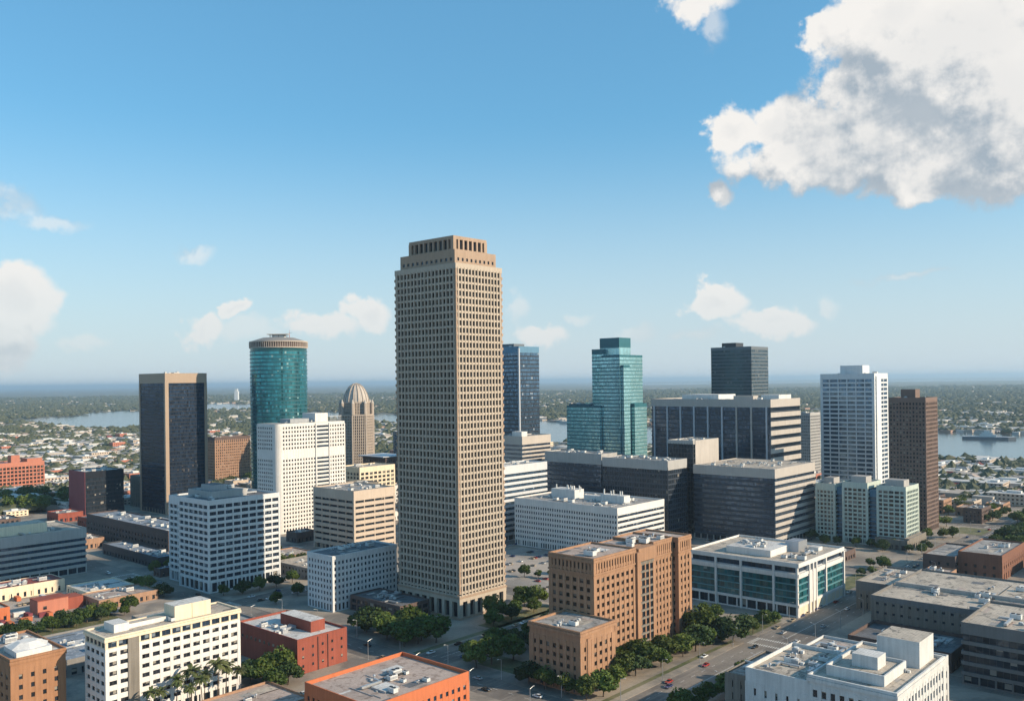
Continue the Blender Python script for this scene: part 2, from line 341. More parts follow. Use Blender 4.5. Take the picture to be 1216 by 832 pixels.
mp = nd(t, 'ShaderNodeMapping'); mp.inputs['Rotation'].default_value = (0, 0, -YAW); t.links.new(o, mp.inputs[0])
mp2 = nd(t, 'ShaderNodeMapping'); mp2.inputs['Scale'].default_value = (.03, 1, 1); t.links.new(mp.outputs[0], mp2.inputs[0])
n1 = noise(t, o, .03, 5, .6); n2 = noise(t, o, .8, 3, .6); n3 = noise(t, mp2.outputs[0], .7, 3, .6)
c = mixc(t, smooth(t, n1.outputs[0], .4, .62), (.115, .10, .088), (.215, .185, .155))
c = mixc(t, math_(t, 'MULTIPLY', smooth(t, n3.outputs[0], .5, .7), .5), c, (.27, .24, .205))
f = math_(t, 'MULTIPLY_ADD', n2.outputs[0], .6, .7)
vs = nd(t, 'ShaderNodeVectorMath'); vs.operation = 'SCALE'; t.links.new(c, vs.inputs[0]); t.links.new(f, vs.inputs['Scale'])
t.links.new(vs.outputs[0], p.inputs['Base Color']); p.inputs['Roughness'].default_value = .85
def pavemat(name, c1, c2, c3, sc=.04):
    m, t, p = newmat(name)
    tc = nd(t, 'ShaderNodeTexCoord'); o = tc.outputs['Object']
    n1 = noise(t, o, sc, 5, .62, .5); n2 = noise(t, o, .6, 3, .6); n3 = noise(t, o, .015, 3, .5)
    c = mixc(t, smooth(t, n1.outputs[0], .4, .62), c1, c2); c = mixc(t, math_(t, 'MULTIPLY', smooth(t, n3.outputs[0], .5, .65), .7), c, c3)
    f = math_(t, 'MULTIPLY_ADD', n2.outputs[0], .5, .75)
    vs = nd(t, 'ShaderNodeVectorMath'); vs.operation = 'SCALE'; t.links.new(c, vs.inputs[0]); t.links.new(f, vs.inputs['Scale'])
    t.links.new(vs.outputs[0], p.inputs['Base Color']); p.inputs['Roughness'].default_value = .9
pavemat('pavement', (.30, .255, .205), (.17, .15, .13), (.38, .315, .245))
pavemat('lot', (.34, .30, .26), (.22, .20, .18), (.42, .35, .29), .03)
pavemat('grass', (.07, .085, .03), (.16, .15, .07), (.20, .18, .10), .15)
plain('paint', (.62, .60, .55), .7)
m, t, p = newmat('water')
p.inputs['Base Color'].default_value = (.055, .075, .085, 1); p.inputs['Roughness'].default_value = .12; p.inputs['IOR'].default_value = 1.33
tc = nd(t, 'ShaderNodeTexCoord'); nn = noise(t, tc.outputs['Object'], .08, 5, .65); bp = nd(t, 'ShaderNodeBump'); bp.inputs['Strength'].default_value = .25; bp.inputs['Distance'].default_value = 1.
t.links.new(nn.outputs[0], bp.inputs['Height']); t.links.new(bp.outputs[0], p.inputs['Normal'])
m, t, p = newmat('far_houses')
g = nd(t, 'ShaderNodeNewGeometry'); cr = nd(t, 'ShaderNodeValToRGB'); cr.color_ramp.interpolation = 'CONSTANT'
cr.color_ramp.elements[0].color = (.44, .40, .355, 1); cr.color_ramp.elements[1].position = .3; cr.color_ramp.elements[1].color = (.36, .31, .265, 1)
for ps, c in ((.5, (.50, .48, .45, 1)), (.84, (.34, .22, .17, 1)), (.9, (.25, .25, .26, 1))):
    e = cr.color_ramp.elements.new(ps); e.color = c
t.links.new(g.outputs['Random Per Island'], cr.inputs[0]); t.links.new(cr.outputs[0], p.inputs['Base Color']); p.inputs['Roughness'].default_value = .8

# ------------------------------------------------------------------ setting
mb = MB(); E_ = 130000
mb.face([(-E_, -3000, 0), (E_, -3000, 0), (E_, E_, 0), (-E_, E_, 0)], 'ground')
tag(mb.build('ground'), kind='structure')
def wiggle(poly, amp, n=6, seed=1):
    rr = random.Random(seed); out = []
    for (x0, y0), (x1, y1) in zip(poly, poly[1:]+poly[:1]):
        for k in range(n):
            tt = k/n; d = amp if k else 0
            out.append((x0+(x1-x0)*tt+rr.uniform(-d, d), y0+(y1-y0)*tt+rr.uniform(-d, d)))
    return out
RIVER = [(-1711, 4811), (-1329, 4525), (-741, 3261), (-450, 2980), (-109, 2353), (75, 1924), (245, 1705), (435, 1565), (675, 1400), (765, 1310), (870, 1180), (1450, 850),
         (2100, 1400), (1213, 1843), (1127, 1948), (996, 2074), (650, 2343), (360, 2502), (114, 2886), (-146, 3158), (-573, 3796), (-939, 4137), (-1723, 5866), (-2259, 6355)]
LAKE = [(-2080, 3600), (-1480, 2900), (-1272, 2690), (-1150, 2750), (-1120, 2950), (-1775, 4564), (-2088, 4680), (-2106, 4437), (-1979, 3969)]
RIVW = wiggle(RIVER, 16, 6, 3); LAKW = wiggle(LAKE, 22, 5, 4)
for poly, z in ((RIVW, .3), (LAKW, .32)):
    mb = MB(); mb.face([(x, y, z) for x, y in poly], 'water'); tag(mb.build('water'), kind='structure')
mb = MB(); mb.face([(3000, 22500, .5), (22000, 22500, .5), (24000, 27500, .5), (2000, 26800, .5)], 'water'); tag(mb.build('water'), kind='structure')
def inpoly(x, y, poly):
    c = False; n = len(poly); j = n-1
    for i in range(n):
        xi, yi = poly[i]; xj, yj = poly[j]
        if (yi > y) != (yj > y) and x < (xj-xi)*(y-yi)/(yj-yi)+xi: c = not c
        j = i
    return c

AC = [-40, 60, 268, 405, 599, 732, 842, 1000]     # street lines across a
AR = [(48, 62), (268, 286), (405, 419), (599, 615), (732, 746), (842, 856), (985, 1000)]
BR = [(-60, -46), (62, 76), (184, 210), (300, 320), (474, 490), (602, 618), (812, 826), (980, 995)]
def abpoly(a0, a1, b0, b1): return [ab(a0, b0), ab(a1, b0), ab(a1, b1), ab(a0, b1)]
mb = MB(); mb.face([(x, y, .02) for x, y in abpoly(40, 1000, -200, 1000)], 'asphalt'); tag(mb.build('road'), kind='structure')
acuts = [(62, 268), (286, 405), (419, 599), (615, 732), (746, 842), (856, 985)]
bcuts = [(-200, -60), (-46, 62), (76, 184), (210, 300), (320, 474), (490, 602), (618, 812), (826, 980)]
mb = MB()
for a0, a1 in acuts:
    for b0, b1 in bcuts:
        mb.prism(abpoly(a0, a1, b0, b1), -.1, .14, 'pavement')
tag(mb.build('pavement'), kind='structure')
mb = MB()
for (a0, a1, b0, b1) in [(292, 405, 214.5, 217), (62, 268, 211.5, 213), (419, 455, 213, 222), (288, 400, 322, 326), (620, 725, 186-40, 186-34), (800, 835, 200, 225), (343, 400, 323, 335), (420, 460, 322, 332), (296, 312, 262, 290),
                         (540, 596, 212, 226), (760, 838, 140, 182), (1001, 1004, 100, 240), (130, 225, 494, 520)]:
    mb.face([(x, y, .155) for x, y in abpoly(a0, a1, b0, b1)], 'grass')
tag(mb.build('lawn'), kind='structure')
mb = MB()
for (a0, a1, b0, b1) in [(150, 262, 524, 596), (425, 528, 335, 465), (540, 594, 322, 370), (620, 700, 320, 376), (345, 400, 622, 648)]:
    mb.face([(x, y, .16) for x, y in abpoly(a0, a1, b0, b1)], 'lot')
tag(mb.build('parking_ground'), kind='structure')
mb = MB()
def strip(a0, a1, b0, b1): mb.face([(x, y, .026) for x, y in abpoly(a0, a1, b0, b1)], 'paint')
for b0, b1 in BR[1:]:
    c = (b0+b1)/2; wide = b1-b0
    for sa, sb in acuts:
        offs = [0] if wide < 18 else [-4, 4] if wide < 24 else [-7, 7]
        for o_ in offs:
            x = sa+4
            while x < sb-4: strip(x, x+3, c+o_-.09, c+o_+.09); x += 9
        if wide >= 18: strip(sa+6, sb-6, c-.25, c-.11); strip(sa+6, sb-6, c+.11, c+.25)
        for xx in (sa-3.2, sb+1.0):                           # crosswalk bars
            y = b0+1.5
            while y < b1-1: strip(xx, xx+2.4, y, y+.5); y += 1.2
for a0, a1 in AR[1:]:
    c = (a0+a1)/2
    for sa, sb in bcuts:
        x = sa+4
        while x < sb-4: strip(c-.09, c+.09, x, x+3); x += 9
        for xx in (sa-3.2, sb+1.0):
            y = a0+1.5
            while y < a1-1: strip(y, y+.5, xx, xx+2.4); y += 1.2
tag(mb.build('road_marking'), kind='structure')
mb = MB()
for (a0, a1, b0, b1) in [(150, 262, 524, 596), (425, 528, 335, 465), (620, 700, 320, 376)]:
    b = b0+6
    while b < b1-6:
        a = a0+3
        while a < a1-3:
            mb.face([(x, y, .166) for x, y in abpoly(a, a+.12, b, b+5)], 'paint'); a += 2.7
        b += 17
tag(mb.build('parking_line'), kind='structure')

# ------------------------------------------------------------------ buildings
NWIN = [0]
PANE = {}
def pane_mesh(w, h, gl, nu, nv=1, nm='window'):
    k = (round(w, 2), round(h, 2), gl, nu, nv)
    if k not in PANE:
        mb = MB(); mb.face([(-w/2, 0, 0), (w/2, 0, 0), (w/2, 0, h), (-w/2, 0, h)], gl, [(0, 0), (nu, 0), (nu, nv), (0, nv)])
        PANE[k] = mb.mesh(nm)
    return PANE[k]
FOOT = []
class Bld:
    def __init__(s, name, label, cat, X, Y, yaw=YAW, group=None, z=0):
        s.root = empty(name, X, Y, z, yaw, label, cat, group); s.X, s.Y, s.yaw = X, Y, yaw
        s.w = MB(); s.g = MB(); s.r = MB(); s.win = []; s.seed = random.Random(name+label)
    def mass(s, x0, y0, A, B, z0, z1, wall, glass='win', fh=3.6, sp=1.3, nR=None, nL=None, pw=.5, pd=.1, ins=.45, lob=4.5, top=1.6, par=1.0,
             cw=0, roof='roof_grey', core='glass_core', band=None, ledge=0, edge=0, ub=1.5, faces='LR', wname='window', topwall=None, lobn=None, pcol=None, big=0):
        x1, y1 = x0+A, y0+B; w = s.w; tw = topwall or wall; pc = pcol or wall
        FOOT.append((s.X, s.Y, s.yaw, x0, y0, A, B, z1))
        s.g.box(x0+ins, x1-ins, y0+ins, y1-ins, z0, z1-par-.15, core)
        n = max(0, int((z1-par-top-z0-lob)/fh+1e-4)); zt = z0+lob+n*fh
        if lob > 1: w.box(x0, x1, y0, y1, z0, z0+.7, tw)
        for i in range(n): w.box(x0, x1, y0, y1, z0+lob+i*fh, z0+lob+i*fh+sp, wall)
        w.box(x0, x1, y0, y1, zt, z1-par, tw)
        if ledge:
            w.box(x0-ledge, x1+ledge, y0-ledge, y1+ledge, z1-par-1.3, z1-par-.1, tw)
        pt = .4; q = ledge*.6
        w.box(x0-q, x1+q, y0-q, y0+pt, z1-par, z1, tw); w.box(x0-q, x1+q, y1-pt, y1+q, z1-par, z1, tw)
        w.box(x0-q, x0+pt, y0+pt, y1-pt, z1-par, z1, tw); w.box(x1-pt, x1+q, y0+pt, y1-pt, z1-par, z1, tw)
        rm = MB(); rm.face([(x0+pt, y0+pt, z1-par+.02), (x1-pt, y0+pt, z1-par+.02), (x1-pt, y1-pt, z1-par+.02), (x0+pt, y1-pt, z1-par+.02)], roof)
        if A > 12 and B > 12:
            q_ = s.seed; zr = z1-par+.02; alt = [m_ for m_ in ('roof_grey', 'roof_tan', 'roof_white', 'roof_dark', 'roof_pink') if m_ != roof]
            for k_ in range(int(2+A*B/450)):
                w_, d_ = q_.uniform(1.5, min(11, A*.3)), q_.uniform(1, min(7, B*.3)); xx, yy = q_.uniform(x0+1, x1-1-w_), q_.uniform(y0+1, y1-1-d_)
                zz = zr+.012+.006*k_; rm.face([(xx, yy, zz), (xx+w_, yy, zz), (xx+w_, yy+d_, zz), (xx, yy+d_, zz)], q_.choice(alt))
            for k_ in range(int(1+A*B/900)):
                xx, yy = q_.uniform(x0+2, x1-4), q_.uniform(y0+2, y1-4)
                if q_.random() < .5: rm.box(xx, min(x1-1, xx+q_.uniform(4, A*.5)), yy, yy+.22, zr+.1, zr+.32, 'metal_dark')
                else: rm.box(xx, xx+.22, yy, min(y1-1, yy+q_.uniform(4, B*.5)), zr+.1, zr+.32, 'unit_grey')
        s.lastroof = rm.build('roof', s.root)
        ze = zt+.35*(z1-par-zt)
        for fc, L, nb in (('R', A, nR), ('L', B, nL)):
            if not nb: continue
            for j in range(nb+1):
                c = edge+pw/2+(L-2*edge-pw)*j/nb
                if fc == 'R':
                    w.box(x0+c-pw/2, x0+c+pw/2, y0-pd, y0+ins+.05, z0, ze, pc); w.box(x0+c-pw/2, x0+c+pw/2, y1-ins-.05, y1+pd, z0, ze, pc)
                else:
                    w.box(x0-pd, x0+ins+.05, y0+c-pw/2, y0+c+pw/2, z0, ze, pc); w.box(x1-ins-.05, x1+pd, y0+c-pw/2, y0+c+pw/2, z0, ze, pc)
        if cw:
            e = max(pd, 0)+.06
            for (xa, xb) in ((x0-e, x0+cw), (x1-cw, x1+e)):
                for (ya, yb) in ((y0-e, y0+cw), (y1-cw, y1+e)): w.box(xa, xb, ya, yb, z0, ze+.1, pc)
        # windows of the two street faces
        for fc, L, nb in (('R', A, nR), ('L', B, nL)):
            if fc not in faces: continue
            for i in range(n):
                za = z0+lob+i*fh+sp; h = fh-sp
                if band or not nb:
                    c = L/2; ww = L-2*max(ins, cw)-.05; s.addw(fc, x0, y0, c, ins, za, ww, h, glass, max(1, int(ww/ub)), i)
                else:
                    for j in range(nb):
                        c0 = edge+pw/2+(L-2*edge-pw)*j/nb; c1 = edge+pw/2+(L-2*edge-pw)*(j+1)/nb
                        s.addw(fc, x0, y0, (c0+c1)/2, ins, za, c1-c0-pw-.04, h, glass, 1 if not big else big, i, j)
            if lob > 3 and z0 < 1:
                m_ = lobn or max(1, int(L/6)); wl = (L-2*ins-2*cw)/m_
                for j in range(m_):
                    s.addw(fc, x0, y0, ins+cw+wl*(j+.5), ins, z0+.75, wl-.8, lob-1.1, 'win_dark', 2, 0, j)
                for j in range(m_+1):
                    c = ins+cw+wl*j
                    if fc == 'R': w.box(x0+c-.35, x0+c+.35, y0+.06, y0+ins+.05, z0+.7, z0+lob, tw)
                    else: w.box(x0+.06, x0+ins+.05, y0+c-.35, y0+c+.35, z0+.7, z0+lob, tw)
        return s
    def addw(s, fc, x0, y0, c, ins, z, ww, h, gl, nu, i, j=0, nv=1):
        if ww <= 0.1: return
        if fc == 'R': loc = (x0+c, y0+ins-.05, z); rz = 0
        else: loc = (x0+ins-.05, y0+c, z); rz = -pi/2
        wx = s.X+loc[0]*cos(s.yaw)-loc[1]*sin(s.yaw); wy = s.Y+loc[0]*sin(s.yaw)+loc[1]*cos(s.yaw)
        s.win.append((ww*h/(wx*wx+wy*wy+(z-HC)**2), loc, rz, ww, h, gl, nu, nv, i, j))
    def done(s, wn='window', cap=100):
        if s.w.f: s.wall = s.w.build('wall', s.root)
        if s.g.f: s.g.build('glazing', s.root)
        if s.r.f: s.r.build('roof', s.root)
        s.win.sort(key=lambda q: -q[0])
        rest = MB()
        for n, (_, loc, rz, ww, h, gl, nu, nv, i, j) in enumerate(s.win):
            if n < cap:
                inst(pane_mesh(ww, h, gl, nu, nv), wn, loc, rz, None, s.root); NWIN[0] += 1
            else:
                c, d = cos(rz), sin(rz)
                f = lambda x, z: (loc[0]+x*c, loc[1]+x*d, loc[2]+z)
                rest.face([f(-ww/2, 0), f(ww/2, 0), f(ww/2, h), f(-ww/2, h)], gl, [(j*nu, i*nv), (j*nu+nu, i*nv), (j*nu+nu, i*nv+nv), (j*nu, i*nv+nv)])
        if rest.f: rest.build('upper_windows', s.root)['kind'] = 'stuff'
        return s
    def part(s, name, x0, x1, y0, y1, z0, z1, m, top=None):
        mb = MB(); mb.box(x0, x1, y0, y1, z0, z1, m, top); return mb.build(name, s.root)
    def clutter(s, x0, y0, A, B, z, n, big=1.0, white=True):
        rr = s.seed
        for k in range(n):
            q = rr.random(); x, y = x0+rr.uniform(.08, .88)*A, y0+rr.uniform(.08, .88)*B
            rz = rr.choice((0, pi/2)); sc = rr.uniform(.8, 1.5)*big
            me, nm = (UNITS[0], 'rooftop_unit') if q < .4 else (UNITS[1], 'duct') if q < .55 else (UNITS[2], 'roof_vent') if q < .8 else (UNITS[3], 'rooftop_unit')
            inst(me, nm, (x, y, z), rz, (sc, sc, sc), getattr(s, 'lastroof', s.root))
def unit_protos():
    out = []
    mb = MB(); mb.box(-1.6, 1.6, -1, 1, .25, 1.7, 'unit_white'); mb.box(-1.3, -1.1, -.8, .8, 0, .25, 'metal_dark'); mb.box(1.1, 1.3, -.8, .8, 0, .25, 'metal_dark')
    mb.frus(-.7, 0, .6, .6, 1.7, 1.9, 12, 'metal_dark'); mb.frus(.8, 0, .6, .6, 1.7, 1.9, 12, 'metal_dark'); mb.box(-1.5, 1.5, -1.03, -1.0, .5, 1.4, 'unit_grey'); out.append(mb.mesh('rooftop_unit'))
    mb = MB(); mb.box(-4, 4, -.4, .4, .4, 1.1, 'metal_light'); mb.box(3.2, 4.0, .4, 3.2, .42, 1.08, 'metal_light')
    for x in (-3.5, 0, 3): mb.box(x-.1, x+.1, -.3, .3, 0, .4, 'metal_dark')
    out.append(mb.mesh('duct'))
    mb = MB(); mb.frus(0, 0, .25, .25, 0, 1.0, 10, 'metal_light'); mb.frus(0, 0, .5, .2, 1.0, 1.35, 10, 'metal_light'); mb.box(-.6, .6, .9, 1.9, 0, .5, 'unit_grey'); out.append(mb.mesh('roof_vent'))
    mb = MB(); mb.box(-1, 1, -1, 1, 0, 1.2, 'unit_grey'); mb.frus(0, 0, .75, .75, 1.2, 1.5, 12, 'unit_white'); mb.box(-2.2, -1.3, -.5, .5, 0, .8, 'unit_white'); out.append(mb.mesh('rooftop_unit'))
    return out
UNITS = unit_protos()

# --- the tall stone tower
T = Bld('office_tower', 'tallest tower, buff stone grid of small windows with a stepped crown', 'skyscraper', -30.4, 488.7)
A, B = 37.9, 51.4
T.mass(0, 0, A, B, 13, 198, 'travertine', 'win_warm', fh=4.1, sp=1.25, nR=13, nL=16, pw=.85, pd=.2, ins=.9, lob=1.5, top=1.5, par=.6, edge=1.5)
# base: tall openings between pillars
T.g.box(1.6, A-1.6, 1.6, B-1.6, 0, 13, 'glass_black')
T.w.box(-.5, A+.5, -.5, B+.5, 12, 13, 'travertine_dark'); T.w.box(-.2, A+.2, -.2, B+.2, 10, 12, 'travertine')
T.w.box(-.1, A+.1, -.1, B+.1, 0, 1.4, 'travertine_dark')
for j in range(7):
    c = 1+(A-2)*j/6; wd = 1.1 if 0 < j < 6 else 1.4
    for yy in ((-.1, 1.8), (B-1.8, B+.1)): T.w.box(max(-.1, c-wd), min(A+.1, c+wd), *yy, 1.4, 10, 'travertine')
for j in range(1, 8):
    c = 1+(B-2)*j/8
    for xx in ((-.1, 1.8), (A-1.8, A+.1)): T.w.box(*xx, c-1.1, c+1.1, 1.4, 10, 'travertine')
for x, y in ((.25, .25), (A-1.5, .25), (.25, B-1.5), (A-1.5, B-1.5)): T.w.box(x, x+1.25, y, y+1.25, 14.4, 196, 'travertine_dark')
# corner ribs of small brown bays
for i in range(44):
    z = 15+i*4.1
    if z > 193: break
    for x, y in ((-.2, -.2), (A-1.1, -.2), (-.2, B-1.1)): T.w.box(x, x+1.3, y, y+1.3, z, z+1.35, 'travertine_dark')
T.mass(2.2, 2.8, A-4.4, B-5.6, 197.4, 206, 'travertine_dark', 'win_dark', fh=3.2, sp=1.4, nR=9, nL=11, pw=2.0, pd=0.02, ins=.5, lob=.9, top=2.5, par=.5)
T.mass(5.4, 7, A-10.8, B-14, 205.5, 214.5, 'travertine_dark', 'win_dark', fh=5.8, sp=.4, nR=7, nL=9, pw=1.3, pd=.1, ins=1.2, lob=1.2, top=1.2, par=.6, cw=2.2)
T.clutter(8, 10, 20, 26, 213.9, 5); T.done()

# --- black tower with bronze frame
D = Bld('dark_glass_tower', 'black glass tower with a bronze stone frame round its faces', 'skyscraper', -353, 900)
A, B = 45, 56.3
D.mass(0, 0, A, B, 0, 144.2, 'near_black', 'curtain_black', fh=3.7, sp=.7, ins=.12, lob=5, top=1, par=.8, ub=1.6, core='glass_black', roof='roof_dark', topwall='bronze')
D.w.box(-.5, A+.5, -.5, B+.5, 134.5, 144.6, 'bronze')
D.w.box(-.62, 3.2, -.62, 2.2, 0, 134.5, 'bronze'); D.w.box(A-2.4, A+.62, -.62, 2.2, 0, 134.5, 'bronze'); D.w.box(-.62, .5, B-2, B+.62, 0, 134.5, 'bronze')
D.r.face([(.6, .6, 144.65), (A-.6, .6, 144.65), (A-.6, B-.6, 144.65), (.6, B-.6, 144.65)], 'roof_dark')
D.clutter(10, 10, 25, 30, 144.7, 4); D.done('window_band')

# --- round teal tower
cx, cy = -245., 930.; r = 29.5
T = Bld('round_glass_tower', 'round teal glass tower with a ribbed tan crown and antennas', 'skyscraper', cx, cy, 0)
FOOT.append((cx, cy, 0, -r, -r, 2*r, 2*r, 180))
T.g.frus(0, 0, r-.5, r-.5, 0, 170, 64, 'glass_teal_core')
nf = 42
for i in range(nf):
    z = 4+i*3.95; T.w.frus(0, 0, r, r, z, z+.55, 64, 'teal_wall')
T.w.frus(0, 0, r+.4, r+.4, 169.5, 170.4, 64, 'lattice'); T.w.frus(0, 0, r+.4, r+.4, 175.6, 176.6, 64, 'lattice'); T.w.frus(0, 0, r-1.4, r-1.4, 170.4, 175.6, 64, 'dark_brick')
for k in range(80):
    a = 2*pi*k/80; x, y = (r+.2)*cos(a), (r+.2)*sin(a)
    T.w.tube((x, y, 170.4), (x, y, 175.6), .38, .38, 4, 'lattice')
T.r.frus(0, 0, r-.6, r*.55, 176.62, 180.6, 48, 'conc_dark')
T.done()
arc = MB(); n = 48
for k in range(n):
    a0, a1 = pi+k*pi/n, pi+(k+1)*pi/n          # the half turned to the streets
    arc.face([((r-.25)*cos(a0), (r-.25)*sin(a0), 0), ((r-.25)*cos(a1), (r-.25)*sin(a1), 0), ((r-.25)*cos(a1), (r-.25)*sin(a1), 3.4), ((r-.25)*cos(a0), (r-.25)*sin(a0), 3.4)], 'curtain_teal', [(k, 0), (k+1, 0), (k+1, 1), (k, 1)])
arcm = arc.mesh('window_band')
for i in range(nf-1): inst(arcm, 'window_band', (0, 0, 4.55+i*3.95), 0, None, T.root)
mb = MB()
for k in range(9):
    a = k*.7; mb.tube((9*cos(a), 6*sin(a), 180.5), (9*cos(a), 6*sin(a), 184), .25, .25, 5, 'metal_dark')
mb.box(-11, 11, -5, 5, 184, 184.6, 'lattice'); mb.box(-6, 7, -3, 4, 181, 183.6, 'unit_white'); mb.build('roof_rack', T.root)
mb = MB(); mb.tube((11, 2, 181), (11, 2, 189), .3, .1, 5, 'car_red'); mb.tube((8, 0, 184), (14, 0, 186), .15, .15, 4, 'metal_dark'); mb.build('antenna', T.root)

# --- domed stepped tower
T = Bld('domed_tower', 'tan stepped tower with a ribbed dome on top', 'skyscraper', -203, 1150, R(20))
FOOT.append((-203, 1150, 0, -25, -25, 50, 50, 130))
def octo(mb, r, z0, z1, m, n=8): mb.frus(0, 0, r, r, z0, z1, n, m, ph=pi/n)
for (rr_, z0, z1) in ((22.5, 0, 92), (18.2, 92, 108)):
    T.g.frus(0, 0, rr_-.8, rr_-.8, z0, z1, 8, 'glass_core', ph=pi/8)
    z = z0
    while z < z1-2: octo(T.w, rr_, z, z+1.3, 'dome_stone'); z += 3.6
    octo(T.w, rr_+.3, z1-1.5, z1, 'dome_stone')
    for k in range(8):
        a0 = pi/8+k*pi/4; p0 = Vector((rr_*cos(a0), rr_*sin(a0))); p1 = Vector((rr_*cos(a0+pi/4), rr_*sin(a0+pi/4)))
        for j in range(7):
            q = p0.lerp(p1, j/7); T.w.tube((q.x*1.0, q.y*1.0, z0), (q.x, q.y, z1-1), .75 if j else 1.3, .75 if j else 1.3, 4, 'dome_stone')
T.done()
mb = MB(); prof = [(16.2, 108), (15.8, 112), (14.3, 117.5), (11.8, 123), (8.6, 127.5), (4.6, 130.6), (0.4, 132)]
for (r0, z0), (r1, z1) in zip(prof, prof[1:]): mb.frus(0, 0, r0, r1, z0, z1, 24, 'greige', cap=False)
for k in range(16):
    a = 2*pi*k/16
    for (r0, z0), (r1, z1) in zip(prof, prof[1:]):
        mb.tube(((r0+.3)*cos(a), (r0+.3)*sin(a), z0), ((r1+.3)*cos(a), (r1+.3)*sin(a), z1), .7, .6, 4, 'dome_stone')
mb.build('dome', T.root)
for k in range(8):
    a = pi/8+k*pi/4; mb = MB(); mb.frus(21*cos(a), 21*sin(a), 2.3, 2.0, 92, 106, 6, 'dome_stone'); mb.frus(21*cos(a), 21*sin(a), 2.2, .3, 106, 111, 6, 'greige'); mb.build('turret', T.root)
P = Bld('brick_podium_building', 'brown brick block with a thin pale roof slab below the domed tower', 'building', -150, 1040)
P.mass(0, 0, 30, 42, 0, 44, 'dark_brick', 'win', nR=8, nL=10, fh=4, sp=1.5, pw=1.2, ins=.5, roof='roof_blue', ledge=.4)
P.part('canopy', -6, 33, -3, 44, 44.6, 45.6, 'steel'); P.done()
P = Bld('blue_glass_block', 'plain blue glass block beside the domed tower', 'building', -140, 1180)
P.mass(0, 0, 34, 30, 0, 66, 'slate', 'curtain_blue', fh=3.8, sp=.8, ins=.15, roof='roof_blue', ub=2); P.done('window_band')

# --- white rounded-corner building
T = Bld('white_office_building', 'tall white building with a rounded corner, recessed balcony strip and roof box', 'building', -207, 774)
A, B = 74, 30
# rounded near corner: polygonal slabs
def rpoly(A, B, rr_, off=0):
    pts = [(off+rr_ - (rr_)*cos(t_*pi/16), off+rr_-(rr_)*sin(t_*pi/16)) for t_ in range(0, 9)]
    return pts+[(A-off, off), (A-off, B-off), (off, B-off)]
FOOT.append((-207, 774, YAW, 0, 0, A, B, 98))
RR = 6
zs = 0; T.g.prism(rpoly(A, B, RR, .5), 0, 95, 'glass_core')
for i in range(25):
    z = 4+i*3.6; T.w.prism(rpoly(A, B, RR), z, z+(1.75 if i not in (17, 18) else 3.6), 'white_concrete')
T.w.prism(rpoly(A, B, RR), 94, 97, 'white_concrete', 'roof_grey'); T.w.prism(rpoly(A, B, RR), 0, 1.5, 'white_concrete')
pl = []
def along(A, B, rr_):
    out = []; L1 = B-rr_; n = int(L1/2.9)
    for j in range(n+1): out.append((0, B-L1*j/n, -pi/2))
    m_ = 7
    for j in range(1, m_): t_ = j/m_*pi/2; out.append((rr_-rr_*cos(t_), rr_-rr_*sin(t_), -pi/2+t_))
    n = int((A-rr_)/2.9)
    for j in range(n+1): out.append((rr_+(A-rr_)*j/n, 0, 0))
    return out
AL = along(A, B, RR)
for x, y, rz in AL:
    if 42 < x < 56 and y == 0: continue
    c, s_ = cos(rz), sin(rz); nx, ny = s_, -c
    pts = [(x+c*u-nx*v, y+s_*u-ny*v) for u, v in ((-.65, -.06), (.65, -.06), (.65, .7), (-.65, .7))]
    T.w.prism(pts, 0, 95, 'white_concrete')
T.w.box(41, 42.2, -.8, .6, 0, 96, 'white_concrete'); T.w.box(55.8, 57, -.8, .6, 0, 96, 'white_concrete')
for (x, y, rz), (x2, y2, rz2) in zip(AL, AL[1:]):
    mx, my = (x+x2)/2, (y+y2)/2
    if 42 < mx < 56 and y == 0 and y2 == 0: continue
    d = sqrt((x2-x)**2+(y2-y)**2)-1.3; r_ = atan2(y2-y, x2-x); nx, ny = sin(r_), -cos(r_)
    for i in range(25):
        if i in (17, 18): continue
        z = 4+i*3.6+1.75; lx, ly = mx-nx*.42, my-ny*.42
        if (i > 22): pass
        T.win.append((i/1000+ (1 if y2 == 0 else 0), (lx, ly, z), r_, d, 1.85, 'win', 1, 1, i, int(mx)))
for i in range(25):
    z = 4+i*3.6+.6; T.win.append((2, (49, .42, z), 0, 13.4, 2.9, 'band_win', 5, 1, i, 0))
T.part('penthouse', 44, 58, 4, 24, 97, 105, 'white_concrete', 'roof_white')
mb = MB(); mb.box(20, 40, 8, 24, 97, 100.5, 'unit_grey'); mb.build('plant_room', T.root)
mb = MB()
for k in range(9): mb.box(60+k*1.5, 60.3+k*1.5, 3, 3.3, 97, 102, 'metal_light')
mb.box(59, 73, 2.9, 3.4, 101.6, 102.1, 'metal_light'); mb.build('railing', T.root)
T.clutter(10, 5, 55, 20, 97, 8); T.done()

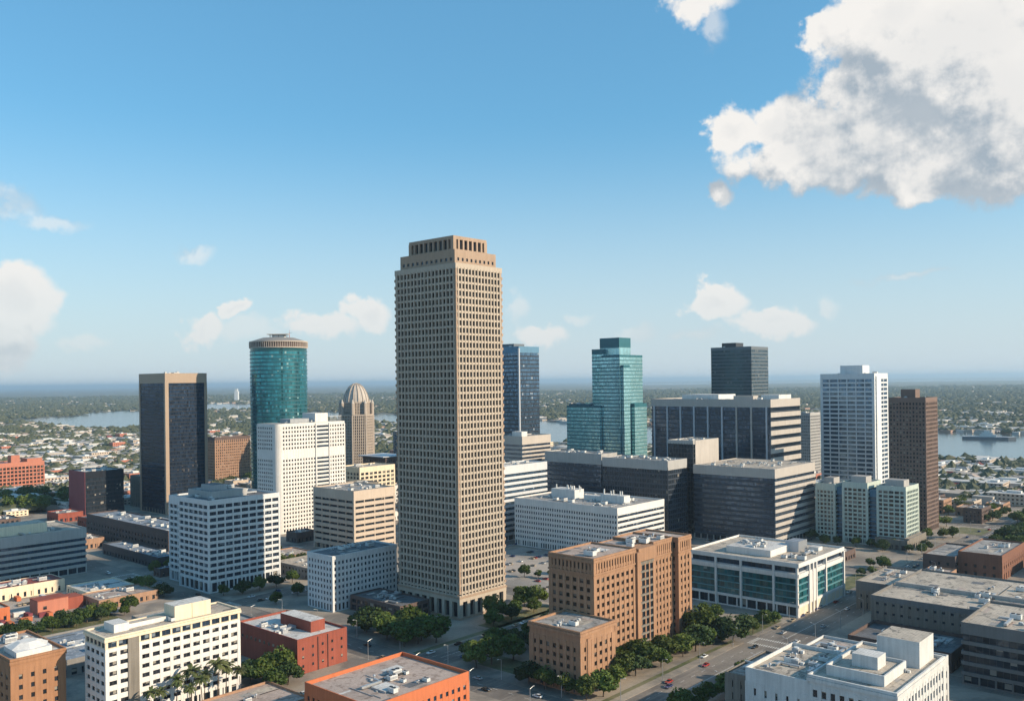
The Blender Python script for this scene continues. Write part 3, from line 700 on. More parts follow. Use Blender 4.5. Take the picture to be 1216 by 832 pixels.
def simple(name, label, cat, P, **k):
    b = Bld(name, label, cat, P[0], P[1]); cl = k.pop('cl', 6); wn = k.pop('wn', 'window'); fn = k.pop('fn', None)
    b.mass(0, 0, P[2], P[3], 0, P[4], **k)
    if cl: b.clutter(1, 1, P[2]-2, P[3]-2, P[4]-k.get('par', 1.0), cl)
    if fn: fn(b, P[2], P[3], P[4])
    return b.done(wn)
simple('parking_structure', 'beige block with deep horizontal openings, just left of the tallest tower', 'parking garage', (-122.8, 680, 41.3, 52.4, 49), wall='beige', glass='win_dark', fh=4.6, sp=2.7, nR=4, nL=5, pw=.7, pd=-.15, ins=1.4, cw=1.5, top=4.5, big=4, core='glass_black', roof='roof_grey', cl=10)
simple('cream_building', 'low cream building with wide arched upper windows and a grey side', 'building', (-149.3, 860, 44.8, 30.7, 50), wall='cream', nR=8, nL=6, fh=4, sp=1.6, pw=1.6, ins=.5, top=3, roof='roof_tan', cl=6)
simple('grey_cream_annex', 'small dull grey building in front of the cream one', 'building', (-150, 800, 36, 26, 40), wall='stone_grey', nR=9, nL=8, fh=3.8, sp=1.2, pw=1.0, ins=.6, top=2, roof='roof_grey', cl=6)
def Hf(b, A, B, Z):
    b.part('penthouse', 10, 36, 14, 44, Z-1, Z+4.5, 'pale_grey', 'roof_grey'); b.part('lift_housing', 14, 24, 20, 34, Z+4.5, Z+8, 'unit_grey', 'roof_dark')
    b.clutter(12, 16, 22, 24, Z+4.5, 5)
H = Bld('white_office_block', 'blocky white office building in shade with wide dark windows in every storey', 'building', -193.1, 559)
k = dict(wall='bluewhite', glass='win_blue', fh=4.1, sp=1.75, pw=.7, pd=.08, ins=.8, lob=6.5, top=1.8, par=1.1, roof='roof_dark', big=3)
H.mass(0, 0, 52.3, 38, 0, 59, nR=9, nL=6, cw=1.0, **k); H.mass(5, 38.05, 47, 23, 0, 57.5, nR=9, nL=4, cw=1.2, **k)
Hf(H, 52, 61, 58); H.clutter(3, 3, 45, 30, 57.9, 8); H.done()
simple('bluish_white_building', 'low bluish white building of small square windows at the foot of the tallest tower', 'building', (-104.9, 509.9, 48.4, 24.4, 32.5), wall='bluewhite', glass='win_blue', nR=17, nL=8, fh=3.5, sp=1.6, pw=1.35, pd=.05, ins=.4, top=2.2, roof='roof_dark', cl=7, ledge=.25)
P = Bld('podium_building', 'very low dark red building between trees and the tallest tower', 'building', *ab(320, 372)); P.mass(0, 0, 22, 44, 0, 9, 'dark_brick', 'win', nR=4, nL=8, fh=3.5, sp=1.4, pw=1.2, lob=3.4, top=1, roof='roof_dark'); P.clutter(2, 2, 18, 38, 8, 8); P.done()

# --- red brick block
J = Bld('red_brick_building', 'windowless dark red brick block with a pale roof and a long brick roof house', 'building', -98.6, 400)
J.w.box(0, 27.8, 0, 49.8, 0, 15.3, 'brick_red')
A, B, Z = 27.8, 49.8, 16.3; FOOT.append((-98.6, 400, YAW, 0, 0, A, B, Z))
for q in ((0, A, 0, .45), (0, A, B-.45, B), (0, .45, .45, B-.45), (A-.45, A, .45, B-.45)): J.w.box(*q, 15.3, Z, 'brick_red')
J.r.face([(.45, .45, 15.32), (A-.45, .45, 15.32), (A-.45, B-.45, 15.32), (.45, B-.45, 15.32)], 'roof_white')
J.part('roof_house', 13, 21, 8, 33, 15.33, 20.5, 'brick_red', 'roof_white')
for x in (11, 16.5): J.part('drainpipe', x, x+.25, -.3, 0, .2, 15.5, 'metal_dark')
for j in range(5):
    for i in range(3): J.addw('R', 0, -.06, 3+j*5.4, 0, 3+i*4, 1.0, 1.3, 'win', 1, i, j)
for j in range(12): J.addw('L', -.06, 0, 4+j*3.8, 0, 9.5, 1.6, 1.5, 'win', 1, 0, j)
J.clutter(2, 3, 9, 44, 15.33, 7); J.done()
# --- orange building
K = Bld('orange_building', 'low orange building whose tan roof lies inside an orange parapet', 'building', -50.5, 307)
K.mass(0, 0, 48.4, 39, 0, 19.9, 'brick_orange', 'win_blue', fh=3.7, sp=1.9, nR=15, nL=12, pw=1.7, pd=.04, ins=.35, lob=4, top=1.5, par=1.5, roof='roof_pink', cw=1.5)
K.part('skylight', 14, 21, 9, 17, 18.4, 19.2, 'metal_light', 'roof_white'); K.clutter(5, 4, 36, 28, 18.42, 12, .9); K.part('duct', 20, 34, 20, 21, 18.5, 19.3, 'metal_dark'); K.done()
# --- white block lower left
L = Bld('white_apartment_block', 'off-white slab of dark windows with palms before it and a big roof box', 'building', -156.7, 338)
A, B, Z = 57.3, 18.4, 35.9
L.mass(0, 0, A, B, 0, Z-4.6, 'white_concrete', 'win', fh=3.7, sp=2.0, nR=13, nL=4, pw=1.35, big=2, pd=.06, ins=.35, lob=4, top=1, par=.02, cw=1.3)
L.mass(.02, .02, A-.04, B-.04, Z-4.6, Z, 'cream', 'win_blue', fh=3.1, sp=.25, nR=13, nL=5, pw=.8, pd=-.05, ins=.5, lob=.05, top=.55, par=.6, roof='roof_tan', ledge=.5, cw=1.0, big=2)
L.w.box(8.6, 13.0, -.35, .2, 0, Z-1.4, 'stone_grey')
L.part('lift_housing', 30, 37.5, 4, 13, Z-.55, Z+5.5, 'cream', 'roof_white'); L.part('lift_housing', 37.7, 46, 4, 13, Z-.55, Z+5.5, 'cream', 'roof_white')
L.part('roof_hut', 6, 12, 6, 15, Z-.55, Z+2.6, 'white_concrete', 'roof_white'); L.part('roof_walkway', 12.2, 29.5, 8, 12, Z-.55, Z+1.2, 'white_concrete', 'roof_tan')
L.clutter(3, 2, 50, 13, Z-.55, 8, .8); L.done()
# --- brick at lower left corner
M = Bld('brick_building', 'warm orange-brown brick building with an angular white tent-like roof cover', 'building', -189.7, 332)
M.mass(0, 0, 19.9, 39.5, 0, 29.9, 'brick_warm', 'win', fh=3.9, sp=2.1, nR=4, nL=7, pw=2.9, pd=.05, ins=.35, lob=4, top=2, par=.9, roof='roof_pink', ledge=.35)
mb = MB(); z = 29.02; mb.prism([(3, 2.5), (16, 3), (17, 16), (10, 21), (3.5, 17)], z, z+2.2, 'white_concrete')
i = len(mb.v); mb.frus(10, 11, 7.6, 3.5, z+2.2, z+4, 7, 'white_concrete'); mb.build('roof_cover', M.root); M.clutter(2, 22, 15, 15, z, 4); M.done()
# --- striped long office left
N = Bld('striped_office', 'long grey office with dark ribbon windows and a sunlit littered roof', 'building', *ab(165, 646))
N.mass(0, 0, 100, 54, 0, 32, 'pale_grey', 'band_win', fh=4.1, sp=2.1, ins=.5, lob=4.5, top=3.6, par=1, roof='roof_tan', ub=2)
N.part('roof_house', 30, 78, 12, 30, 31.02, 37.5, 'cream', 'roof_tan'); N.clutter(4, 4, 90, 44, 31.02, 22, 1.2); N.done('window_band')
O = Bld('red_brick_office', 'salmon red brick office with square bays and brick roof towers', 'building', *ab(352, 1200))
O.mass(0, 0, 89, 36, 0, 38.5, 'brick_pink', 'win_warm', fh=4.6, sp=1.6, nR=20, nL=8, pw=1.2, pd=.15, ins=.8, lob=5, top=2.5, par=1.2, roof='roof_pink', big=2)
O.part('roof_tower', 52, 62, 6, 18, 37.5, 47, 'brick_pink', 'roof_pink'); O.part('roof_tower', 20, 36, 8, 20, 37.5, 43, 'brick_pink', 'roof_pink'); O.part('roof_tower', 70, 88, 4, 26, 37.5, 42, 'brick_pink', 'roof_pink'); O.done()
simple('dark_cube_building', 'plain dark cube-shaped building with a maroon side and pale roof', 'building', (-438.2, 905.2, 39.8, 40.1, 44.8), wall='near_black', glass='win_dark', fh=4.2, sp=.9, ins=.15, roof='roof_white', core='glass_black', wn='window_band', cl=8, topwall='near_black', faces='R', fn=lambda b, A, B, Z: b.part('side_wall', -.4, -.02, 0, B, 0, Z-.2, 'maroon'))
simple('tan_infill_building', 'small olive tan block tucked beside the black tower', 'building', (-405, 960, 30, 24, 34), wall='stone_grey', nR=5, nL=4, roof='roof_tan', fh=4, sp=2.4, pw=3.5)
simple('long_dark_building', 'long low dark brick building with a bluish roof below the black tower', 'building', (-265.7, 680, 27.8, 148.9, 20.4), wall='dark_brick', glass='win_dark', nR=5, nL=26, fh=4.4, sp=2.4, pw=3, ins=.4, roof='roof_blue', cl=26, top=3)
simple('low_dark_shed', 'lower dark shed in front of the long dark brick building', 'shed', (-256, 636, 17, 92, 8.5), wall='dark_grey', glass='win_dark', nR=3, nL=18, fh=3.4, sp=1.6, pw=3, ins=.3, roof='roof_blue', cl=16, lob=3.2, top=1)
simple('brown_hotel', 'brown brick block with a grid of windows beside the round teal tower', 'building', (-387.5, 1150, 51.7, 21.4, 64), wall='brick_tan', nR=17, nL=6, fh=3.6, sp=1.5, pw=1.4, ins=.5, roof='roof_pink', cl=5, topwall='dark_brick')
simple('blue_glass_tower', 'blue glass tower half hidden behind the tallest tower', 'skyscraper', (7.1, 880, 31.2, 34, 166.7), wall='curt_slab', glass='curtain_blue', fh=4, sp=.9, ins=.12, roof='roof_blue', wn='window_band', cl=4, topwall='blue_slab', ub=2, fn=lambda b, A, B, Z: (b.part('corner_strip', -.5, 1.0, -.5, 1.0, 0, Z-2, 'steel'), b.part('plant_room', 4, 20, 10, 30, Z-1, Z+3, 'slate', 'roof_dark')))
simple('grey_banded_building', 'small grey banded building with a white roof box below the blue tower', 'building', (8.7, 820, 41.8, 24, 80.7), wall='greige', glass='band_win', fh=3.8, sp=1.7, ins=.35, roof='roof_grey', wn='window_band', cl=7, top=4, fn=lambda b, A, B, Z: b.part('roof_house', 4, 12, 4, 16, Z-1, Z+4, 'unit_white', 'roof_white'))
simple('white_striped_building', 'white and blue striped building right behind the tallest tower', 'building', (-13.4, 722, 64.5, 24, 62), wall='band_white', glass='curtain_blue', fh=4.6, sp=2.2, ins=.5, roof='roof_white', wn='window_band', cl=8, top=4)

# --- teal stepped tower
T = Bld('teal_stepped_tower', 'turquoise glass tower with a stepped top and lower shoulder', 'skyscraper', 115.9, 950)
k = dict(wall='teal_wall', glass='curtain_aqua', core='glass_teal_core', fh=3.9, sp=.9, ins=.15, par=.8, top=1, roof='roof_blue', ub=2)
T.mass(0, 0, 44, 24, 0, 159, **k); T.mass(4, 24.1, 40, 16, 0, 166, **k); T.mass(8, 6, 22, 26, 158, 178, faces='LR', **{**k, 'fh': 9, 'sp': .5, 'lob': .4})
T.mass(-4, 24.2, 3.95, 46, 0, 104, **k); T.mass(.1, 40.2, 44, 30, 0, 105.8, **k); T.mass(20, -5, 24, 4.95, 0, 106, **k); T.mass(2, -3.5, 12, 3.4, 0, 148, **k)
T.clutter(2, 42, 36, 24, 105, 6); T.done('window_band')

# --- dark offices in the centre right
DK = dict(wall='dark_band', glass='band_win', fh=4.1, sp=1.1, ins=.5, top=5.5, par=1, roof='roof_grey', core='glass_black', topwall='pale_grey', wn='window_band')
simple('dark_office_wing', 'low dark ribbon-windowed office with a pale top band, left of its twin wing', 'building', (77.4, 775, 24, 64.4, 67.2), cl=12, **DK)
simple('dark_office_wing', 'dark gridded office wing with a pale roof edge, between its twin and the dark shaft', 'building', (126, 720, 30, 65.9, 65.6), cl=14, **{**DK, 'glass': 'win_dark', 'nL': 26, 'nR': 10, 'pw': .5, 'pd': -.1, 'band': 1})
simple('dark_shaft_building', 'square dark shaft with a blank beige side rising above the dark wings', 'building', (152.9, 750, 43.3, 24.9, 79.7), wall='dark_grey', glass='win_dark', fh=4, sp=.6, nL=9, pw=.4, ins=.3, band=1, roof='roof_tan', core='glass_black', topwall='pale_grey', wn='window_band', faces='L', fn=lambda b, A, B, Z: b.part('side_wall', 3, A-.5, -.5, -.02, 0, Z-.1, 'band_tan'))
def Yf(b, A, B, Z):
    for j in range(9):
        c = 4+(B-8)*j/8; b.part('pillar', -.9, .3, c-.7, c+.7, 0, Z-7, 'band_tan' if j in (1, 2) else 'steel')
    b.part('plant_room', 14, 48, 60, 100, Z-1, Z+4, 'unit_white', 'roof_white'); b.part('plant_room', 30, 56, 6, 24, Z-1, Z+3.5, 'unit_white', 'roof_white'); b.part('roof_house', 6, 16, 20, 40, Z-1, Z+3, 'band_tan', 'roof_tan')
simple('broad_dark_office', 'broad dark glass office with pale pillars, striped beige end and plant on its roof', 'building', (233.7, 800, 62.7, 127.4, 112.7), wall='dark_band', glass='band_win', fh=4.2, sp=.9, ins=.4, top=5.5, par=1, roof='roof_tan', core='glass_black', topwall='band_tan', wn='window_band', cl=14, fn=Yf, faces='L')
Y = bpy.data.objects['broad_dark_office']
def bands(root, A, z0, z1, fh, hgt, m, x0=-.3, dep=.35, gl='band_win'):
    z = z0
    while z < z1:
        mb = MB(); mb.box(x0, A+.3, -dep, .3, z, z+hgt, m); mb.build('spandrel', root); z += fh
bands(Y, 62.7, 6, 104, 8.2, 4.4, 'band_tan')
simple('slate_tower', 'plain dark slate tower standing behind the broad dark office', 'skyscraper', (271, 1000, 42.1, 51.1, 168.1), wall='slate', glass='curtain_slate', fh=4, sp=1.0, ins=.12, roof='roof_dark', wn='window_band', cl=4, topwall='slate', ub=2, top=2, fn=lambda b, A, B, Z: b.part('plant_room', 6, 24, 22, 40, Z-1, Z+5, 'dark_grey', 'roof_dark'))
simple('banded_dark_office', 'dark office with beige bands wrapping its sunny end, in front of the broad dark one', 'building', (203.3, 687, 75.9, 72.1, 61.1), wall='dark_band', glass='band_win', fh=4.1, sp=1.5, ins=.6, top=1, par=5.6, roof='roof_grey', core='glass_black', topwall='band_tan', wn='window_band', cl=0)
Z_ = bpy.data.objects['banded_dark_office']; bands(Z_, 75.9, 5, 50, 4.1*1.33, 2.7, 'band_tan')
mb = MB(); mb.box(.41, 75.4, .41, 71.6, 55.0, 60.6, 'band_tan', 'roof_tan'); mb.build('roof_deck', Z_)
for k_ in range(26):
    inst(UNITS[k_ % 4], 'rooftop_unit', (4+rng.random()*66, 4+rng.random()*62, 60.6), rng.choice((0, pi/2)), None, Z_)
def AAf(b, A, B, Z):
    for (x0, x1, y0, y1, h) in ((24, 36, 58, 82, 6.5), (26, 34, 12, 34, 5), (28, 33, 34, 52, 3)):
        b.part('plant_room', x0, x1, y0, y1, Z-.9, Z+h, 'unit_white', 'roof_white')
    rr = random.Random(5)
    for k_ in range(18):
        y = rr.choice((rr.uniform(58, 80), rr.uniform(12, 33))); x = rr.uniform(26, 33); mb = MB(); mb.frus(x, y, .6, .5, Z+4.5, Z+7.5+rr.random()*2.2, 8, 'unit_white'); mb.build('exhaust_stack', b.root)
simple('white_hospital_block', 'long white block with rows of small windows and white stacks on its roof', 'building', (75.9, 647.5, 63.8, 101, 38.2), wall='white_concrete', glass='win_blue', fh=4.0, sp=2.0, nL=42, pw=1.1, pd=-.06, ins=.45, lob=4.5, top=4.5, roof='roof_grey', cl=34, fn=AAf)

# --- brown brick landmark
BB = Bld('brown_brick_building', 'large ornate brown brick building with cornices, a low wing and a recessed dark window strip', 'building', 35.6, 397)
k = dict(wall='brick_brown', glass='win_warm', fh=3.75, sp=1.75, ins=.45, lob=4.6, par=.9, roof='roof_pink', pd=.16)
A, B, Z = 81.4, 25.9, 52
kt = {**k, 'lob': .6, 'top': 1.2, 'sp': 1.3, 'fh': 4.2}
for (x0, y0, a, b_, nr, nl) in ((0, 0, 33, B, 8, 6), (51.3, 1.6, 17.9, B-1.8, 5, 0), (69.24, -1.6, 12.2, B+1.4, 3, 0)):
    BB.mass(x0, y0, a, b_, 0, 44.5, nR=nr, nL=nl or None, pw=1.75, cw=2.0, top=.8, faces='LR' if nl else 'R', **{**k, 'par': .02})
    BB.mass(x0+.02, y0+.02, a-.04, b_-.04, 44.5, Z, nR=nr*2-1, nL=(nl*2-1) if nl else None, pw=1.2, cw=1.6, ledge=.45, faces='LR' if nl else 'R', **kt)
    BB.w.box(x0-.5, x0+a+.5, y0-.5, y0+b_+.5, 44.1, 44.9, 'brick_brown')
BB.w.box(33.02, 35.8, -1.3, 4, 0, 49.5, 'brick_brown'); BB.w.box(35.8, 51.28, -.2, 8, 44.6, 50.9, 'brick_brown')
BB.mass(35.82, 1.3, 15.4, B-1.6, 0, 44.0, wall='stone_grey', glass='win_dark', fh=3.75, sp=.9, ins=.5, lob=4.6, nR=4, pw=.9, pcol='brick_brown', top=.5, par=.02, faces='R', ub=1.2, big=2)
BB.mass(33.05, 6, 18.2, B-6.5, 44.02, 51.0, wall='brick_brown', fh=3.75, sp=.9, faces='', roof='roof_pink', lob=.5, par=.5)
for i in range(10): BB.part('balcony', 36.6, 43, .3, 1.2, 5.2+i*3.75, 6.0+i*3.75, 'stone_grey')
FX = -1.344*0
# low wing towards the crossing (local x negative = nearer)
wx, wy = (27.2-35.6), (370.1-397); lx = wx*RX+wy*RY; ly = -wx*RY+wy*RX
BB.mass(lx, ly, 24.7, 28, 0, 26.8, nR=6, nL=7, pw=1.9, cw=2.4, ledge=.7, **{**k, 'top': 2.6, 'roof': 'roof_grey'})
BB.w.box(lx+4.5, lx+7.0, ly-.5, ly+.1, 0, 23, 'brick_brown')
BB.clutter(4, 3, 22, 18, 51.1, 8); BB.clutter(32, 4, 42, 16, 51.1, 12); BB.clutter(lx+3, ly+4, 16, 18, 25.9, 5, .8); BB.done()

# --- white and teal modern building
C = Bld('white_teal_office', 'white framed office with wide teal glass bands and a blue grey roof box', 'building', 156.1, 486)
A, B, Z = 64, 68.7, 29.8
C.mass(0, 0, A, B, 0, 23.6, 'teal_line', 'teal_band', fh=3.7, sp=.5, ins=.7, lob=6.4, top=.5, par=.1, ub=2.2, topwall='white_concrete', cw=0)
C.w.box(-.3, A+.3, -.3, B+.3, 5.6, 7.0, 'white_concrete'); C.w.box(-.3, A+.3, -.3, B+.3, 22.2, 23.9, 'white_concrete')
C.mass(1.2, 1.2, A-2.4, B-2.4, 23.9, 27.4, 'cool_white', 'band_win', fh=3, sp=.2, ins=.5, lob=.1, top=.1, par=.1, ub=2.2)
C.w.box(-.3, A+.3, -.3, B+.3, 27.4, 28.7, 'white_concrete')
for q in ((-.3, A+.3, -.3, .2), (-.3, A+.3, B-.2, B+.3), (-.3, .2, .2, B-.2), (A-.2, A+.3, .2, B-.2)): C.w.box(*q, 28.7, Z, 'white_concrete')
C.r.face([(.2, .2, 28.72), (A-.2, .2, 28.72), (A-.2, B-.2, 28.72), (.2, B-.2, 28.72)], 'roof_tan')
for c in (.2, 14, 34, 50, B-1): C.w.box(-.7, .6, c, c+1.1, 0, 27.5, 'white_concrete')
for c in (13, 18, 22.5, 36, A-1.3): C.w.box(c, c+1.3, -.7, .6, 0, 27.5, 'white_concrete')
C.w.box(13.5, 22.5, -.4, .5, 6, 23, 'white_concrete'); C.w.box(1, A-2, .12, .6, .5, 5.6, 'cream')
C.part('roof_house', 12, 40, 22, 50, 28.75, 32.5, 'white_concrete', 'roof_white')
mb = MB()
for k_ in range(15): mb.box(36+k_*.8, 36.5+k_*.8, 15.7, 16, 28.75, 35, 'metal_light')
mb.box(36, 48, 16, 24, 28.75, 34.8, 'steel', 'roof_blue'); mb.build('cooling_tower', C.root)
C.part('roof_shed', 46, 52, 8, 14, 28.75, 31, 'unit_white', 'roof_white'); C.clutter(14, 24, 24, 24, 32.5, 12); C.clutter(3, 3, 56, 14, 28.75, 9); C.done()

# --- white residential tower
Dd = Bld('white_high_rise', 'white high-rise with blue ribbon windows and a white roof box', 'skyscraper', 348.2, 850)
A, B, Z = 36.8, 53, 135.3
Dd.mass(0, 0, A, B, 0, Z, 'cool_white', 'curtain_blue', fh=4.3, sp=1.55, nR=3, nL=6, pw=.9, pd=.06, ins=.7, lob=5, top=1.2, par=1, cw=2.4, band=1, ub=1.8, roof='roof_white')
Dd.w.box(3.6, 15.5, -1.0, .5, 0, Z-2.5, 'cool_white')
Dd.part('penthouse', 8, 26, 14, 36, Z-1, Z+8, 'cool_white', 'roof_white'); Dd.clutter(2, 2, 32, 46, Z-1, 14); Dd.done('window_band')
simple('brown_high_rise', 'slim dark brown tower with a fine grid of windows and a roof box', 'skyscraper', (348.2, 745, 32, 30.4, 113.8), wall='brown_tower', glass='win', nR=10, nL=11, fh=3.5, sp=1.4, pw=1.15, ins=.35, roof='roof_dark', cl=4, fn=lambda b, A, B, Z: b.part('penthouse', 6, 18, 10, 22, Z-1, Z+7, 'brown_tower', 'roof_dark'))
# --- pale green apartments: three slabs joined by blue glass
P = Bld('pale_green_apartments', 'pale green apartment building of three slabs joined by blue glass recesses', 'apartment block', 300, 676)
k = dict(wall='pale_green', glass='balcony_win', fh=3.3, sp=1.2, pw=.8, ins=.9, lob=4, top=1.6, roof='roof_grey', cw=1.6)
for y0, b_, z in ((0, 22, 47.4), (29, 20, 48.5), (55, 16, 46)):
    P.mass(0, y0, 30, b_, 0, z, nR=8 if y0 == 0 else None, nL=5, faces='LR' if y0 == 0 else 'L', **k); P.part('penthouse', 8, 20, y0+4, y0+b_-4, z-1, z+4, 'pale_grey', 'roof_grey'); P.clutter(2, y0+2, 24, b_-5, z-1, 4)
for y0 in (22.1, 49.1): P.mass(4, y0, 24, 6.8 if y0 < 30 else 5.8, 0, 43, wall='blue_slab', glass='curtain_blue', fh=3.3, sp=.9, ins=.3, faces='L', roof='roof_grey')
P.mass(-6, -4, 40, 3.9, 0, 9, wall='stone_grey', glass='win', nR=9, fh=3.6, sp=1.6, pw=2, lob=4, top=.6, roof='roof_grey')
P.mass(-10, -3.9, 9.9, 24, 0, 8, wall='stone_grey', glass='win', nL=5, fh=3.6, sp=1.6, pw=2, lob=4, top=.6, roof='roof_grey'); P.done()
simple('distant_grey_tower', 'small hazy grey tower seen between the broad dark office and the white high-rise', 'skyscraper', (370.3, 1100, 30.8, 14.2, 88.1), wall='pale_grey', nR=10, nL=5, fh=3.8, sp=1.6, pw=1.2, roof='roof_grey')

# --- lower right white building with parapets
Hh = Bld('white_ornate_building', 'white low building with stepped roofs, balustrade and a big white roof box', 'building', *ab(300, 101))
k = dict(wall='weathered_white', glass='win', fh=4.6, sp=2.0, ins=.5, lob=4.5, roof='roof_tan')
Hh.mass(0, 0, 51, 30, 0, 28, nR=15, nL=9, pw=1.5, cw=1.2, top=1.5, ledge=.5, **k)
Hh.mass(.1, 30.1, 40, 24, 0, 25.5, nR=None, nL=5, pw=3.2, cw=1.5, top=1.5, faces='L', **{**k, 'par': 1.4})
Hh.mass(3, 54.2, 34, 10, 0, 21, nL=2, nR=None, pw=3, top=1.5, faces='L', wall='stone_grey', glass='win', roof='roof_pink', fh=4.6, sp=2)
Hh.mass(40.2, 30.1, 26, 22, 0, 23, nL=None, nR=None, faces='', band=1, **{**k, 'roof': 'roof_grey'})
Hh.mass(51.1, 3, 16, 27, 0, 24, nR=4, pw=2, faces='R', **{**k, 'roof': 'roof_dark'})
Hh.part('roof_house', 33, 49, 3, 18, 27, 36.5, 'weathered_white', 'roof_tan')
Hh.part('roof_terrace', 6, 28, 6, 26, 27, 29.6, 'weathered_white', 'roof_tan'); Hh.part('roof_hut', 14, 22, 11, 20, 29.6, 34, 'weathered_white', 'roof_white')
for (x0, x1, y0, y1) in ((6, 28, 6, 6.5), (6, 28, 25.5, 26), (6, 6.5, 6.5, 25.5), (27.5, 28, 6.5, 25.5)): Hh.part('balustrade', x0, x1, y0, y1, 29.6, 30.7, 'weathered_white')
Hh.clutter(2, 32, 36, 20, 24.1, 12); Hh.clutter(42, 32, 22, 18, 22.05, 7); Hh.clutter(5, 56, 28, 6, 20.05, 4); Hh.clutter(2, 2, 30, 24, 27.05, 4, .7); Hh.done()
# --- long dark building, right
I = Bld('long_grey_building', 'long dark low building with broad tan roofs at two levels and banded end', 'building', *ab(410, 40))
k = dict(ins=.6, lob=4, par=1, roof='roof_tan', topwall='mid_grey')
I.mass(0, 0, 46.9, 71, 0, 26.6, wall='mid_grey', glass='win_dark', fh=4.4, sp=1.5, top=3, ub=2.5, **k)
I.mass(47, -10, 80, 136, 0, 21, wall='stone_grey', glass='win_dark', nL=34, fh=4.6, sp=3.4, pw=2.6, top=2, **k)
I.mass(96, 126.1, 50, 26, 0, 16, wall='stone_grey', glass='win', nL=7, fh=4.6, sp=3, pw=2.5, top=2, **{**k, 'roof': 'roof_tan'})
I.part('skylight', 56, 60, 60, 66, 20.05, 21.2, 'unit_white', 'roof_white'); I.part('firewall', 47.5, 49, -10, 80, 20.05, 22.4, 'pale_grey'); I.part('firewall', 80, 81, -9, 125, 20.05, 22, 'band_tan')
I.clutter(2, 2, 40, 64, 25.6, 18); I.clutter(50, 0, 70, 120, 20.05, 40, 1.1); I.clutter(98, 128, 44, 20, 15.05, 6); I.done()
P = Bld('dark_courtyard_building', 'low dark brick annex against the long grey building', 'building', *ab(421, 118)); P.mass(0, 0, 34, 46, 0, 9, 'dark_brick', 'win_dark', nR=6, nL=9, fh=3.8, sp=1.8, pw=2.5, lob=3.8, top=1, par=1.6, roof='roof_dark'); P.clutter(2, 2, 28, 38, 7.5, 14); P.done()
P = Bld('roofless_brick_building', 'reddish brick building at the bottom right corner with pale parapet walls', 'building', *ab(330, 24)); P.mass(0, 0, 60, 52, 0, 16, 'brick_tan', 'win', nR=12, nL=10, fh=4, sp=2, pw=2.5, top=1, par=1.8, roof='roof_pink'); P.part('roof_house', 20, 34, 20, 36, 14.3, 18, 'brick_red', 'roof_pink'); P.clutter(3, 3, 50, 42, 14.25, 14); P.done()
P = Bld('brick_warehouse', 'dark and reddish brown brick warehouse below the round clump of trees on the right', 'warehouse', 311.1, 563.9); P.mass(0, 0, 60, 26, 0, 17, 'brown_brick', 'win_dark', nR=10, nL=4, fh=5, sp=3, pw=3.8, top=2, roof='roof_grey'); P.mass(-6, 26.1, 50, 20, 0, 14, 'dark_brick', 'win_dark', nR=None, nL=3, fh=5, sp=3, pw=3.8, top=2, roof='roof_grey', faces='L'); P.clutter(3, 3, 50, 18, 16, 8); P.done()
P = Bld('small_brick_building', 'small dark brick building across the street from the white and teal office', 'building', *ab(622, 246)); P.mass(0, 0, 26, 22, 0, 7, 'dark_brick', 'win', nR=5, nL=5, fh=3.4, sp=1.6, pw=2, lob=3.2, top=.6, roof='roof_dark'); P.clutter(2, 2, 20, 16, 6, 4); P.done()
P = Bld('pitched_roof_hall', 'low hall with a wide reddish pitched roof at the right edge', 'hall', *ab(868, 130))
P.w.box(0, 60, 0, 46, 0, 9, 'pale_grey'); FOOT.append((*ab(868, 130), YAW, 0, 0, 60, 46, 14))
for j in range(9): P.addw('L', -.06, 0, 4+j*4.7, 0, 2, 3, 5, 'win_dark', 2, 0, j)
i = 0; P.r.face([(-2, -2, 9.02), (62, -2, 9.02), (50, 12, 15), (12, 12, 15)], 'roof_pink'); P.r.face([(62, -2, 9.02), (62, 48, 9.02), (50, 34, 15), (50, 12, 15)], 'roof_pink')
P.r.face([(62, 48, 9.02), (-2, 48, 9.02), (12, 34, 15), (50, 34, 15)], 'roof_pink'); P.r.face([(-2, 48, 9.02), (-2, -2, 9.02), (12, 12, 15), (12, 34, 15)], 'roof_pink'); P.r.face([(12, 12, 15), (50, 12, 15), (50, 34, 15), (12, 34, 15)], 'roof_grey')
P.r.face([(-2, -2, 9), (-2, 48, 9), (62, 48, 9), (62, -2, 9)], 'pale_grey'); P.done()
# --- yard on the left
P = Bld('red_roofed_shed', 'long white shed with a red roof in the building yard', 'shed', *ab(180, 600)); P.mass(0, 0, 52, 22, 0, 8, 'cream', 'win', nR=12, nL=5, fh=3.5, sp=2, pw=2.6, lob=3.8, top=.6, par=.3, roof='roof_red'); P.clutter(2, 2, 44, 16, 7.7, 6); P.part('skylight', 4, 30, 6, 13, 7.7, 8.3, 'unit_white', 'roof_white'); P.done()
P = Bld('red_box_building', 'small windowless orange-red box building in the building yard', 'building', *ab(196, 546)); P.w.box(0, 17, 0, 12, 0, 8, 'brick_pink'); P.w.box(17.02, 26, 1, 13, 0, 7, 'brick_red'); P.w.box(-.1, 17.1, -.1, 12.1, 8, 8.5, 'brick_red'); FOOT.append((*ab(196, 546), YAW, 0, 0, 26, 13, 8)); P.addw('R', 0, -.06, 4, 0, 3, 2, 2, 'win', 1, 0); P.done()
